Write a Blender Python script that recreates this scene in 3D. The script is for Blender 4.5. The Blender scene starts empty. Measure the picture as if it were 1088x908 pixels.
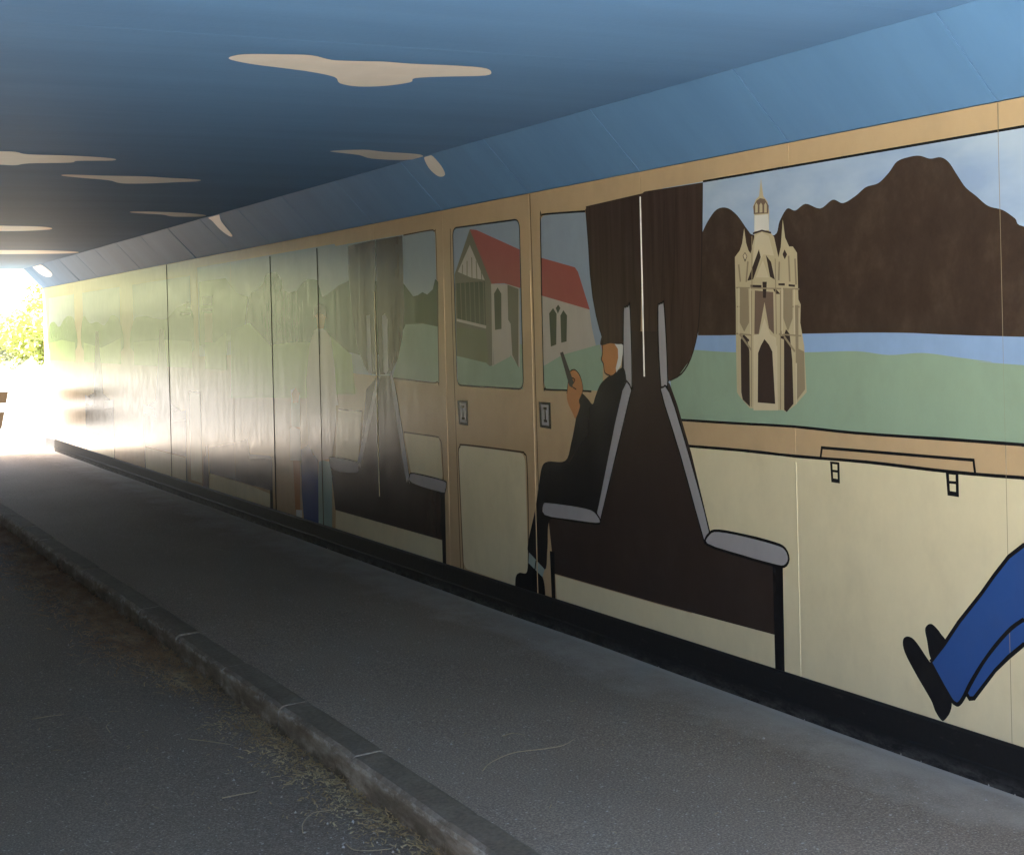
import bpy, bmesh, math, random
from mathutils import Vector, noise
from mathutils.geometry import tessellate_polygon
rad = math.radians
scene = bpy.context.scene
COL = scene.collection
random.seed(7)

# ------------------------------------------------------------------ dimensions (metres)
# x runs across the underpass towards the mural, y along it, z up; the pavement top is z = 0
WALL_X, WALL_TOP = 3.929, 2.437          # mural wall face, height where the haunch starts
CEIL_X, CEIL_Z = 3.65, 2.73              # edge between haunch and soffit
FAR_Y, NEAR_Y = 23.7, 1.45               # the two mouths
LEFT_X = -1.15                           # plain wall on the road side
KERB_F, KERB_B, ROAD_Z = 2.055, 2.191, -0.126
JOINT0, UNIT = 3.952, 1.2                # precast units
EYE = 1.686

# ------------------------------------------------------------------ material helpers
def new_mat(name):
    m = bpy.data.materials.new(name); m.use_nodes = True
    nt = m.node_tree
    return m, nt, nt.nodes, nt.links, nt.nodes['Principled BSDF']

def scaled_pos(nt, sx, sy, sz):
    g = nt.nodes.new('ShaderNodeNewGeometry')
    v = nt.nodes.new('ShaderNodeVectorMath'); v.operation = 'MULTIPLY'
    v.inputs[1].default_value = (sx, sy, sz)
    nt.links.new(g.outputs['Position'], v.inputs[0])
    return v.outputs[0]

def noise_tex(nt, vec, scale, detail=3, rough=.55):
    n = nt.nodes.new('ShaderNodeTexNoise'); n.inputs['Scale'].default_value = scale
    n.inputs['Detail'].default_value = detail; n.inputs['Roughness'].default_value = rough
    nt.links.new(vec, n.inputs['Vector'])
    return n.outputs['Fac']

def ramp(nt, fac, stops):
    r = nt.nodes.new('ShaderNodeValToRGB')
    e = r.color_ramp.elements
    while len(e) < len(stops): e.new(.5)
    for k, (p, c) in enumerate(stops):
        e[k].position = p; e[k].color = (*c, 1) if len(c) == 3 else c
    nt.links.new(fac, r.inputs['Fac'])
    return r.outputs['Color']

def maprange(nt, fac, a, b, c, d):
    m = nt.nodes.new('ShaderNodeMapRange')
    for k, v in zip(('From Min', 'From Max', 'To Min', 'To Max'), (a, b, c, d)): m.inputs[k].default_value = v
    nt.links.new(fac, m.inputs['Value'])
    return m.outputs['Result']

def mix(nt, fac, a, b, mode='MIX'):
    m = nt.nodes.new('ShaderNodeMix'); m.data_type = 'RGBA'; m.blend_type = mode
    for sock, v in ((0, fac), (6, a), (7, b)):
        if hasattr(v, 'links') or hasattr(v, 'is_output'): nt.links.new(v, m.inputs[sock])
        elif sock == 0: m.inputs[0].default_value = v
        else: m.inputs[sock].default_value = (*v, 1)
    return m.outputs[2]

def bump(nt, p, items):
    prev = None
    for h, dist, st in items:
        b = nt.nodes.new('ShaderNodeBump'); b.inputs['Distance'].default_value = dist
        b.inputs['Strength'].default_value = st
        nt.links.new(h, b.inputs['Height'])
        if prev: nt.links.new(prev, b.inputs['Normal'])
        prev = b.outputs['Normal']
    nt.links.new(prev, p.inputs['Normal'])

PAINT = {
 'tan': (.515, .37, .215), 'cream': (.70, .62, .41), 'black': (.012, .012, .014), 'black_brown': (.05, .035, .03),
 'outline_brown': (.07, .042, .022), 'outline_soft': (.035, .026, .022), 'brown_mid': (.17, .12, .09),
 'stone': (.50, .42, .27), 'stone_light': (.58, .50, .34), 'stone_dark': (.29, .235, .155), 'white': (.68, .66, .60),
 'blue': (.032, .085, .27), 'jumper': (.42, .22, .06), 'skin': (.47, .21, .085), 'grey': (.36, .345, .355),
 'seat': (.042, .030, .026), 'suit': (.015, .015, .017), 'phone': (.06, .055, .05), 'sock': (.30, .36, .33),
 'roof': (.34, .095, .080), 'church_wall': (.47, .42, .355), 'church_shade': (.17, .16, .11), 'church_low': (.16, .17, .10),
 'glass_dark': (.075, .085, .055), 'sky2': (.30, .36, .43), 'sky3': (.30, .36, .38), 'hedge': (.050, .085, .040),
 'field': (.29, .39, .285), 'field_light': (.30, .45, .13), 'field_pale': (.40, .46, .33), 'lake': (.27, .40, .62), 'tree_green': (.035, .10, .04),
 'tree_pale': (.15, .25, .085), 'dress': (.58, .49, .41), 'teal': (.30, .42, .38), 'trousers': (.045, .075, .21),
 'maroon': (.10, .02, .025), 'curtain2': (.048, .033, .026),
}
_paint = {}
def paint(name):
    """glossy masonry paint put on by roller: soft vertical waves, slightly uneven gloss, faint grime"""
    if name in _paint: return _paint[name]
    m, nt, N, L, p = new_mat('paint_' + name)
    wave = noise_tex(nt, scaled_pos(nt, 1, 7.0, .55), 1.0, 2)
    fine = noise_tex(nt, scaled_pos(nt, 1, 60, 5.0), 1.0, 3)
    grime = noise_tex(nt, scaled_pos(nt, 1, 1.3, 1.0), 2.3, 5, .65)
    patch = noise_tex(nt, scaled_pos(nt, 1, 3.0, 2.2), 3.0, 6, .7)
    if name == 'sky':
        n = noise_tex(nt, scaled_pos(nt, 1, 1.1, 2.6), 1.5, 4, .55)
        base = ramp(nt, n, [(.34, (.28, .38, .56)), (.52, (.36, .46, .61)), (.72, (.45, .54, .65))])
    elif name == 'mountain':
        n = noise_tex(nt, scaled_pos(nt, 1, 3.2, 2.6), 2.2, 7, .68)
        base = ramp(nt, n, [(.30, (.043, .029, .023)), (.52, (.055, .037, .028)), (.75, (.080, .055, .039))])
    elif name in ('curtain', 'curtain_fold'):
        n = noise_tex(nt, scaled_pos(nt, 1, 16, .8), 1.6, 4)
        k = 1.0 if name == 'curtain' else .88
        base = ramp(nt, n, [(.3, (.040*k, .026*k, .021*k)), (.7, (.064*k, .041*k, .032*k))])
    else:
        c = PAINT[name]
        base = ramp(nt, patch, [(.3, tuple(v*.96 for v in c)), (.7, tuple(min(.85, v*1.03) for v in c))])
    dirt = maprange(nt, grime, .5, .85, 0, .14)
    base = mix(nt, dirt, base, (.10, .085, .065))
    L.new(base, p.inputs['Base Color'])
    r = maprange(nt, patch, .3, .7, GLOSS - .04, GLOSS + .07)
    L.new(r, p.inputs['Roughness'])
    p.inputs['IOR'].default_value = 1.5; p.inputs['Specular IOR Level'].default_value = .23
    bump(nt, p, [(wave, .004, .40), (fine, .0008, .30)])
    _paint[name] = m
    return m
GLOSS = .19

def solid(name, c, rough=.6, var=.15, scale=8, bumpd=.002, stops=None):
    m, nt, N, L, p = new_mat(name)
    n = noise_tex(nt, scaled_pos(nt, 1, 1, 1), scale, 6, .65)
    col = ramp(nt, n, stops or [(.3, tuple(v*(1-var) for v in c)), (.7, tuple(v*(1+var) for v in c))])
    L.new(col, p.inputs['Base Color']); p.inputs['Roughness'].default_value = rough
    bump(nt, p, [(noise_tex(nt, scaled_pos(nt, 1, 1, 1), scale*6, 4), bumpd, .6)])
    return m

def ceiling_paint():
    m, nt, N, L, p = new_mat('sky_blue_ceiling_paint')
    n = noise_tex(nt, scaled_pos(nt, .35, 2.2, 1), 1.1, 5, .6)
    boards = noise_tex(nt, scaled_pos(nt, .12, 9.0, .12), 1.0, 2)
    col = ramp(nt, n, [(.3, (.078, .175, .345)), (.7, (.096, .212, .405))])
    col = mix(nt, maprange(nt, boards, .52, .75, 0, .16), col, (.085, .15, .27))
    L.new(col, p.inputs['Base Color']); p.inputs['Roughness'].default_value = .62; p.inputs['Specular IOR Level'].default_value = .3
    bump(nt, p, [(boards, .004, .4), (noise_tex(nt, scaled_pos(nt, 1, 1, 1), 45, 4), .002, .4)])
    return m

def asphalt(name, dark, light, dust=False, stain=1.0):
    m, nt, N, L, p = new_mat(name)
    P = scaled_pos(nt, 1, 1, 1)
    big = noise_tex(nt, scaled_pos(nt, 1, .5, 1), 1.5, 6, .62)
    fine = noise_tex(nt, P, 120, 4, .75)
    col = ramp(nt, big, [(.32, dark), (.70, light)])
    col = mix(nt, .6, col, ramp(nt, fine, [(.32, tuple(v*.30 for v in dark)), (.5, tuple(v*1.1 for v in dark)), (.68, tuple(min(1, v*2.0) for v in light))]))
    v = N.new('ShaderNodeTexVoronoi'); v.inputs['Scale'].default_value = 55; L.new(P, v.inputs['Vector'])
    keep = noise_tex(nt, P, 31, 2)
    size = maprange(nt, keep, .43, .80, .0, .42)
    lt = N.new('ShaderNodeMath'); lt.operation = 'LESS_THAN'; L.new(v.outputs['Distance'], lt.inputs[0]); L.new(size, lt.inputs[1])
    chips = N.new('ShaderNodeMath'); chips.operation = 'MULTIPLY'; L.new(lt.outputs[0], chips.inputs[0]); chips.inputs[1].default_value = .85
    col = mix(nt, chips.outputs[0], col, (.50, .47, .42))
    if dust:     # pale bloom of salts and dust washed against the foot of the wall
        s = N.new('ShaderNodeSeparateXYZ'); g = N.new('ShaderNodeNewGeometry'); L.new(g.outputs['Position'], s.inputs[0])
        w = noise_tex(nt, scaled_pos(nt, 1.5, 1.0, 1), 2.4, 6, .7)
        edge = maprange(nt, s.outputs['X'], WALL_X - .80, WALL_X - .03, 0, 1)
        a = N.new('ShaderNodeMath'); a.operation = 'MULTIPLY_ADD'; L.new(w, a.inputs[0]); a.inputs[1].default_value = 1.1; 
        b = N.new('ShaderNodeMath'); b.operation = 'ADD'; L.new(edge, b.inputs[0]); b.inputs[1].default_value = -1.0
        L.new(b.outputs[0], a.inputs[2])
        col = mix(nt, maprange(nt, a.outputs[0], .0, .5, 0, .85), col, (.42, .375, .315))
        col = mix(nt, maprange(nt, s.outputs['X'], WALL_X - .075, WALL_X - .045, 0, .55), col, (.50, .46, .40))
    L.new(col, p.inputs['Base Color']); p.inputs['Roughness'].default_value = .82
    bump(nt, p, [(fine, .004, .7), (v.outputs['Distance'], .003, .4), (big, .02, .25)])
    return m

# ------------------------------------------------------------------ mesh helpers
def link_mesh(name, bm, mats, parent=None, smooth=False):
    me = bpy.data.meshes.new(name); bm.normal_update(); bm.to_mesh(me); bm.free()
    o = bpy.data.objects.new(name, me); COL.objects.link(o)
    for m in (mats if isinstance(mats, (list, tuple)) else [mats]): me.materials.append(m)
    if smooth: me.polygons.foreach_set('use_smooth', [True]*len(me.polygons))
    if parent: o.parent = parent
    return o

def empty(name, label, cat, group=None, loc=(0, 0, 0)):
    o = bpy.data.objects.new(name, None); COL.objects.link(o); o.location = loc
    o['label'] = label; o['category'] = cat
    if group: o['group'] = group
    return o

def tag(o, label, cat, group=None, kind=None):
    o['label'] = label; o['category'] = cat
    if group: o['group'] = group
    if kind: o['kind'] = kind
    return o

def structure(o, label, cat):
    return tag(o, label, cat, kind='structure')

def box(bm, x0, x1, y0, y1, z0, z1, bev=0, mat=0):
    vs = [bm.verts.new((x, y, z)) for z in (z0, z1) for y in (y0, y1) for x in (x0, x1)]
    fs = [bm.faces.new([vs[i] for i in q]) for q in ((0, 2, 3, 1), (4, 5, 7, 6), (0, 1, 5, 4), (2, 6, 7, 3), (0, 4, 6, 2), (1, 3, 7, 5))]
    for f in fs: f.material_index = mat
    if bev:
        es = list({e for f in fs for e in f.edges})
        bmesh.ops.bevel(bm, geom=es, offset=bev, segments=2, profile=.6, affect='EDGES', clamp_overlap=True)

def extrude_profile(bm, prof, y0, y1, bev=0):
    a = [bm.verts.new((x, y0, z)) for x, z in prof]; b = [bm.verts.new((x, y1, z)) for x, z in prof]
    n = len(prof); fs = [bm.faces.new(a), bm.faces.new(b[::-1])]
    for i in range(n): fs.append(bm.faces.new((a[i], b[i], b[(i+1) % n], a[(i+1) % n])))
    bmesh.ops.recalc_face_normals(bm, faces=fs)
    if bev:
        bmesh.ops.bevel(bm, geom=list({e for f in fs for e in f.edges}), offset=bev, segments=2, profile=.6, affect='EDGES', clamp_overlap=True)

def catmull(pts, closed=False, n=4):
    out = []; m = len(pts)
    for i in range(m if closed else m - 1):
        p1, p2 = pts[i], pts[(i+1) % m]
        p0 = pts[i-1] if (closed or i > 0) else p1
        p3 = pts[(i+2) % m] if (closed or i < m - 2) else p2
        for k in range(n):
            t = k/n
            out.append(tuple(.5*(2*b + (c-a)*t + (2*a-5*b+4*c-d)*t*t + (3*b-a-3*c+d)*t**3) for a, b, c, d in zip(p0, p1, p2, p3)))
    if not closed: out.append(tuple(pts[-1]))
    return out

def round_corners(pts, r, n=5):
    out = []; m = len(pts)
    for i in range(m):
        p, a, b = Vector(pts[i]), Vector(pts[i-1]), Vector(pts[(i+1) % m])
        da, db = a - p, b - p
        q = min(r, da.length*.45, db.length*.45)
        A, B = p + da.normalized()*q, p + db.normalized()*q
        for k in range(n + 1):
            t = k/n
            out.append(tuple(A*(1-t)**2 + p*2*t*(1-t) + B*t*t))
    return out

def ribbon(pts, w, closed=False):
    """an even brush line of width w along pts, as a list of quads"""
    P = [Vector(p) for p in pts]; m = len(P); L, R = [], []
    for i in range(m):
        a = P[i-1] if (closed or i > 0) else None; b = P[(i+1) % m] if (closed or i < m-1) else None
        d1 = (P[i]-a).normalized() if a is not None and (P[i]-a).length > 1e-6 else None
        d2 = (b-P[i]).normalized() if b is not None and (b-P[i]).length > 1e-6 else None
        d1 = d1 or d2; d2 = d2 or d1
        t = (d1 + d2); t = t.normalized() if t.length > 1e-4 else d1
        nrm = Vector((-t.y, t.x)); k = 1/max(.45, abs(nrm.dot(Vector((-d1.y, d1.x)))))
        ww = w*(.92 + .16*noise.noise(Vector((P[i].x*9, P[i].y*9, 0))))
        L.append(P[i] + nrm*ww*.5*k); R.append(P[i] - nrm*ww*.5*k)
    return [(L[i], L[(i+1) % m], R[(i+1) % m], R[i]) for i in range(m if closed else m - 1)]

def paint_polygon(bm, pts, x, mi):
    V = [bm.verts.new((x, p[0], p[1])) for p in pts]
    for t in tessellate_polygon([[Vector((p[0], p[1], 0)) for p in pts]]):
        try: f = bm.faces.new([V[i] for i in t])
        except ValueError: continue
        f.material_index = mi
        f.normal_update()
        if f.normal.x > 0: f.normal_flip()

def tube(bm, pts, r, n=6, taper=None):
    pts = [Vector(p) for p in pts]; rings = []
    for i, p in enumerate(pts):
        d = (pts[min(i+1, len(pts)-1)] - pts[max(i-1, 0)]).normalized()
        u = d.orthogonal().normalized() if abs(d.z) < .9 else Vector((1, 0, 0)).cross(d).normalized()
        v = d.cross(u); rr = r*(taper[i] if taper else 1)
        rings.append([bm.verts.new(p + (u*math.cos(2*math.pi*k/n) + v*math.sin(2*math.pi*k/n))*rr) for k in range(n)])
    for a, b in zip(rings, rings[1:]):
        for k in range(n): bm.faces.new((a[k], a[(k+1) % n], b[(k+1) % n], b[k]))
    bm.faces.new(rings[0][::-1]); bm.faces.new(rings[-1])
EXPOSURE = 4.6
FIGURES = [
 ('painted_landscape', [
  ('f','sky',0,0,[(6.15,1.3),(6.15,2.332),(1.3,2.332),(1.3,1.3)]),
  ('m','mountain',1,1,[(5.817,2.096),(5.764,2.15),(5.695,2.194),(5.613,2.195),(5.535,2.155),(5.459,2.085),(5.414,2.06),(5.264,2.05),(5.226,2.107),(5.172,2.156),(5.116,2.144),(5.045,2.166),(4.95,2.139),(4.869,2.168),(4.804,2.149),(4.727,2.171),(4.663,2.2),(4.589,2.209),(4.528,2.243),(4.479,2.281),(4.409,2.291),(4.353,2.289),(4.297,2.272),(4.242,2.271),(4.2,2.248),(4.159,2.198),(4.118,2.149),(4.068,2.114),(4.008,2.072),(3.939,2.052),(3.882,2.018),(3.842,1.987),(3.6,1.95),(3.3,1.9),(3.0,1.82),(2.7,1.84),(2.3,1.73),(1.9,1.7),(1.3,1.66)],[(1.3,1.545),(3.854,1.603),(4.502,1.622),(5.093,1.617),(5.871,1.621)]),
  ('m','lake',1,2,[(6.121,1.62),(5.878,1.619),(5.065,1.624),(4.502,1.624),(3.854,1.605),(1.3,1.55)],[(1.3,1.4),(3.857,1.504),(4.005,1.515),(4.191,1.532),(4.366,1.546),(4.552,1.537),(4.749,1.549),(5.068,1.544),(5.559,1.543),(5.909,1.553),(6.124,1.553)]),
  ('m','field',1,3,[(6.124,1.557),(5.902,1.553),(5.559,1.543),(5.068,1.546),(4.749,1.552),(4.552,1.538),(4.366,1.547),(4.191,1.533),(4.005,1.517),(3.857,1.507),(1.3,1.4)],[(1.3,1.225),(3.865,1.235),(4.761,1.227),(5.164,1.234),(6.104,1.216)]),
  ('s','black',0.011,4,[(5.8,2.332),(1.3,2.332)],0,0),
  ('s','black',0.013,4,[(6.046,1.219),(5.598,1.224),(5.165,1.23),(4.761,1.224),(4.274,1.228),(3.865,1.23)],1,0),
  ('s','black',0.013,4,[(3.874,1.229),(1.3,1.224)],0,0),
 ]),
 ('painted_bell_tower', [
  ('f','stone',0,10,[(5.548,1.345),(5.569,1.364),(5.568,1.573),(5.562,1.755),(5.561,1.97),(5.522,1.998),(5.503,2.028),(5.485,2.095),(5.472,2.026),(5.456,1.994),(5.441,1.98),(5.411,2.051),(5.407,2.149),(5.416,2.183),(5.393,2.213),(5.369,2.226),(5.352,2.304),(5.338,2.224),(5.309,2.198),(5.298,2.157),(5.304,2.073),(5.268,2.042),(5.24,1.953),(5.222,1.996),(5.204,2.113),(5.19,2.034),(5.164,1.995),(5.138,1.993),(5.111,1.965),(5.109,1.769),(5.094,1.747),(5.1,1.671),(5.077,1.573),(5.068,1.379),(5.149,1.321),(5.211,1.29),(5.231,1.297),(5.473,1.296)]),
  ('f','white',0,11,[(5.405,2.145),(5.305,2.143),(5.302,2.075),(5.354,2.072),(5.41,2.077)]),
  ('f','brown_mid',0,11,[(5.411,2.151),(5.412,2.185),(5.387,2.209),(5.361,2.217),(5.328,2.21),(5.3,2.179),(5.305,2.147)]),
  ('f','stone',0,12,[(5.4,2.156),(5.399,2.191),(5.389,2.2),(5.379,2.189),(5.381,2.156)]),
  ('f','stone',0,12,[(5.368,2.154),(5.367,2.188),(5.356,2.197),(5.346,2.186),(5.347,2.154)]),
  ('f','stone',0,12,[(5.334,2.151),(5.333,2.185),(5.323,2.195),(5.314,2.184),(5.315,2.151)]),
  ('f','black_brown',0,12,[(5.42,2.071),(5.354,2.079),(5.288,2.065),(5.288,2.057),(5.354,2.071),(5.421,2.062)]),
  ('f','stone_light',0,11,[(5.402,2.055),(5.355,2.067),(5.305,2.048),(5.271,1.961),(5.346,1.971),(5.438,1.893)]),
  ('f','brown_mid',0,11,[(5.427,1.624),(5.416,1.816),(5.283,1.805),(5.284,1.623),(5.32,1.649),(5.347,1.763),(5.395,1.624)]),
  ('f','stone_light',0,11,[(5.447,1.288),(5.434,1.618),(5.391,1.624),(5.35,1.693),(5.311,1.623),(5.27,1.608),(5.268,1.295)]),
  ('f','black_brown',0,12,[(5.414,1.324),(5.403,1.541),(5.382,1.573),(5.354,1.602),(5.323,1.579),(5.299,1.548),(5.287,1.322)]),
  ('f','black_brown',0,12,[(5.536,1.365),(5.531,1.599),(5.51,1.625),(5.482,1.609),(5.467,1.547),(5.473,1.303),(5.526,1.333)]),
  ('f','black_brown',0,12,[(5.225,1.299),(5.214,1.617),(5.199,1.644),(5.174,1.623),(5.16,1.512),(5.159,1.327),(5.207,1.29)]),
  ('f','stone_dark',0,11,[(5.528,1.832),(5.463,1.824),(5.464,1.676),(5.503,1.635),(5.535,1.677)]),
  ('f','stone_dark',0,11,[(5.211,1.819),(5.147,1.812),(5.151,1.69),(5.186,1.633),(5.216,1.691)]),
  ('f','stone_dark',0,11,[(5.133,1.745),(5.11,1.745),(5.116,1.561),(5.078,1.549),(5.078,1.39),(5.139,1.34)]),
  ('f','black_brown',0,12,[(5.47,1.861),(5.379,1.995),(5.367,1.96),(5.427,1.865)]),
  ('f','black_brown',0,12,[(5.329,1.967),(5.293,1.935),(5.269,1.858),(5.303,1.872)]),
  ('f','stone_light',0,12,[(5.407,1.873),(5.351,1.946),(5.312,1.869)]),
  ('f','black_brown',0,13,[(5.447,1.842),(5.366,1.838),(5.366,1.827),(5.447,1.832)]),
  ('f','black_brown',0,13,[(5.359,1.852),(5.327,1.851),(5.336,1.781),(5.357,1.782)]),
  ('f','black_brown',0,13,[(5.245,1.841),(5.2,1.84),(5.2,1.83),(5.245,1.833)]),
  ('f','black_brown',0,13,[(5.174,1.835),(5.13,1.831),(5.13,1.822),(5.174,1.826)]),
  ('f','black_brown',0,13,[(5.289,1.824),(5.268,1.821),(5.232,1.795),(5.263,1.796)]),
  ('f','black_brown',0,13,[(5.501,1.973),(5.482,1.988),(5.466,1.969),(5.484,1.944)]),
  ('f','black_brown',0,13,[(5.211,1.964),(5.196,1.984),(5.179,1.962),(5.196,1.942)]),
  ('f','black_brown',0,13,[(5.493,1.612),(5.467,1.601),(5.468,1.591),(5.494,1.599)]),
  ('f','black_brown',0,13,[(5.239,1.617),(5.215,1.613),(5.215,1.6),(5.239,1.606)]),
  ('f','stone_light',0,14,[(5.496,1.973),(5.483,1.983),(5.47,1.969),(5.484,1.953)]),
  ('s','stone_dark',0.012,12,[(5.533,1.936),(5.523,1.858)],0,0),
  ('s','stone_dark',0.012,12,[(5.462,1.946),(5.479,1.856)],0,0),
  ('s','stone_dark',0.012,12,[(5.235,1.934),(5.242,1.854)],0,0),
  ('s','stone_dark',0.012,12,[(5.169,1.956),(5.165,1.845)],0,0),
  ('s','stone_dark',0.012,12,[(5.126,1.941),(5.122,1.831)],0,0),
  ('s','stone_dark',0.012,12,[(5.537,1.625),(5.452,1.554)],0,0),
  ('s','stone_dark',0.012,12,[(5.238,1.635),(5.141,1.549)],0,0),
  ('s','stone_dark',0.007,13,[(5.557,1.833),(5.101,1.812)],0,0),
  ('s','stone_dark',0.007,13,[(5.568,1.628),(5.449,1.62)],0,0),
  ('s','stone_dark',0.007,13,[(5.249,1.623),(5.095,1.615)],0,0),
  ('s','stone_dark',0.007,13,[(5.554,1.748),(5.462,1.745)],0,0),
  ('s','stone_dark',0.007,13,[(5.214,1.741),(5.102,1.737)],0,0),
  ('s','stone_dark',0.007,13,[(5.428,2.056),(5.437,1.829)],0,0),
  ('s','stone_dark',0.007,13,[(5.263,1.948),(5.267,1.623)],0,0),
  ('s','stone_dark',0.007,13,[(5.441,1.816),(5.462,1.303)],0,0),
  ('s','stone_dark',0.007,13,[(5.231,1.81),(5.251,1.298)],0,0),
  ('s','stone_dark',0.007,13,[(5.496,1.825),(5.501,1.676)],0,0),
  ('s','stone_dark',0.007,13,[(5.179,1.81),(5.184,1.672)],0,0),
  ('s','stone_light',0.009,13,[(5.535,1.832),(5.543,1.625)],0,0),
  ('s','stone_light',0.009,13,[(5.45,1.829),(5.455,1.624)],0,0),
  ('s','stone_light',0.009,13,[(5.219,1.822),(5.224,1.623)],0,0),
  ('s','stone_light',0.009,13,[(5.135,1.812),(5.142,1.622)],0,0),
  ('s','stone_light',0.009,13,[(5.133,1.5),(5.139,1.327)],0,0),
  ('s','stone_light',0.009,13,[(5.419,1.573),(5.43,1.291)],0,0),
  ('s','stone_light',0.009,13,[(5.267,1.573),(5.276,1.297)],0,0),
 ]),
 ('painted_table_rail', [
  ('m','cream',0,3,[(6.003,1.095),(5.531,1.103),(5.143,1.107),(4.702,1.111),(4.323,1.109),(3.868,1.115),(1.3,1.1)],[(1.3,0.155),(3.897,0.165),(5.278,0.154),(5.908,0.146),(6.076,0.522),(6.085,1.09)]),
  ('s','black',0.014,5,[(6.003,1.098),(5.531,1.105),(5.143,1.105),(4.702,1.112),(4.323,1.109),(4.085,1.11),(3.868,1.115)],1,0),
  ('s','black',0.013,5,[(3.877,1.114),(1.3,1.1)],0,0),
  ('s','black',0.013,6,[(4.986,1.108),(4.976,1.152),(4.109,1.16),(4.103,1.115)],0,0),
  ('f','black',0,6,[(4.925,1.099),(4.865,1.099),(4.865,1.013),(4.919,1.014)]),
  ('f','cream',0,7,[(4.91,1.089),(4.879,1.089),(4.879,1.066),(4.909,1.066)]),
  ('f','cream',0,7,[(4.908,1.056),(4.879,1.056),(4.878,1.03),(4.907,1.031)]),
  ('f','black',0,6,[(4.253,1.109),(4.187,1.11),(4.187,1.019),(4.246,1.02)]),
  ('f','cream',0,7,[(4.236,1.099),(4.202,1.099),(4.202,1.076),(4.235,1.075)]),
  ('f','cream',0,7,[(4.234,1.065),(4.202,1.065),(4.202,1.037),(4.233,1.038)]),
 ]),
 ('painted_passenger', [
  ('f','blue',0,12,[(4.357,0.382),(4.282,0.462),(4.201,0.559),(4.084,0.681),(4.021,0.753),(3.947,0.831),(3.876,0.88),(3.62,0.93),(3.1,0.98),(2.62,0.97),(2.55,0.72),(3.2,0.66),(3.5,0.6),(3.883,0.618),(3.943,0.575),(4.016,0.505),(4.092,0.414),(4.164,0.328),(4.204,0.265),(4.223,0.251),(4.255,0.268)]),
  ('s','black',0.0169,14,[(4.357,0.382),(4.282,0.462),(4.201,0.559),(4.084,0.681),(4.021,0.753),(3.947,0.831),(3.876,0.88),(3.62,0.93),(3.1,0.98),(2.62,0.97)],0,0),
  ('f','blue',0,11,[(4.177,0.311),(4.152,0.285),(4.127,0.299),(4.025,0.414),(3.958,0.475),(3.886,0.532),(3.45,0.5),(3.2,0.62),(3.3,0.68),(3.5,0.61),(3.883,0.618),(3.943,0.575),(4.016,0.505),(4.092,0.414)]),
  ('s','black',0.0169,14,[(3.883,0.62),(3.943,0.579),(4.016,0.509),(4.086,0.429),(4.151,0.34),(4.184,0.287),(4.21,0.256),(4.23,0.252),(4.259,0.271),(4.357,0.382)],1,0),
  ('s','black',0.0169,14,[(4.177,0.307),(4.156,0.286),(4.133,0.292),(4.025,0.414),(3.958,0.475),(3.886,0.532),(3.45,0.5),(3.2,0.62),(2.55,0.7)],0,0),
  ('s','black',0.0156,14,[(3.888,0.617),(3.45,0.62),(3.1,0.7)],0,0),
  ('f','black',1,13,[(4.304,0.173),(4.336,0.199),(4.355,0.232),(4.388,0.268),(4.434,0.315),(4.488,0.377),(4.507,0.412),(4.506,0.441),(4.485,0.456),(4.454,0.455),(4.423,0.436),(4.37,0.389),(4.331,0.359),(4.274,0.296),(4.249,0.255),(4.257,0.216),(4.284,0.182)]),
  ('f','black',1,10,[(4.35,0.393),(4.375,0.464),(4.383,0.5),(4.37,0.519),(4.348,0.527),(4.326,0.519),(4.3,0.5),(4.275,0.467)]),
  ('f','jumper',0,11,[(3.02,0.95),(2.95,1.25),(2.86,1.52),(2.7,1.58),(2.5,1.54),(2.42,1.3),(2.45,0.7),(2.62,0.7)]),
  ('s','black',0.013,12,[(3.02,0.95),(2.95,1.25),(2.86,1.52),(2.7,1.58),(2.5,1.54)],0,0),
  ('f','skin',0,12,[(2.78,1.56),(2.79,1.63),(2.84,1.66),(2.845,1.71),(2.87,1.74),(2.84,1.79),(2.83,1.87),(2.68,1.9),(2.6,1.82),(2.62,1.66),(2.64,1.55)]),
  ('f','black_brown',1,13,[(2.85,1.83),(2.83,1.93),(2.7,1.97),(2.58,1.93),(2.54,1.8),(2.58,1.66),(2.64,1.68),(2.68,1.82)]),
 ]),
 ('painted_seat', [
  ('f','seat',0,8,[(2.42,0.74),(2.62,0.74),(2.9,0.7),(3.02,0.64),(3.0,0.34),(2.0,0.34),(2.0,1.85),(2.3,1.9),(2.45,1.85)]),
  ('f','grey',0,9,[(3.08,0.7),(3.07,0.63),(2.95,0.6),(2.4,0.64),(2.4,0.72),(3.0,0.74)]),
  ('f','black',0,9,[(3.01,0.62),(2.96,0.62),(2.96,0.16),(3.01,0.16)]),
 ]),
 ('painted_curtain', [
  ('f','curtain',0,22,[(6.898,2.307),(6.882,2.06),(6.874,1.95),(6.852,1.827),(6.821,1.731),(6.787,1.655),(6.747,1.592),(6.547,1.568),(6.385,1.555),(6.326,2.325)]),
  ('f','curtain',0,22,[(6.338,2.323),(6.374,1.326),(6.225,1.33),(6.121,1.406),(6.037,1.435),(5.953,1.498),(5.894,1.583),(5.867,1.671),(5.85,1.78),(5.832,1.933),(5.816,2.128),(5.804,2.328),(6.31,2.332)]),
  ('s','outline_soft',0.01,23,[(6.9,2.294),(6.876,2.064),(6.855,1.88),(6.813,1.731),(6.751,1.598)],1,0),
  ('s','outline_soft',0.01,23,[(5.804,2.328),(5.828,1.933),(5.852,1.736),(5.877,1.627),(5.937,1.512),(6.02,1.439),(6.121,1.406)],1,0),
  ('s','curtain_fold',0.01,23,[(6.768,2.259),(6.756,1.901),(6.709,1.656)],0,0),
  ('s','curtain_fold',0.01,23,[(6.652,2.261),(6.641,1.897),(6.595,1.655)],0,0),
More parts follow.
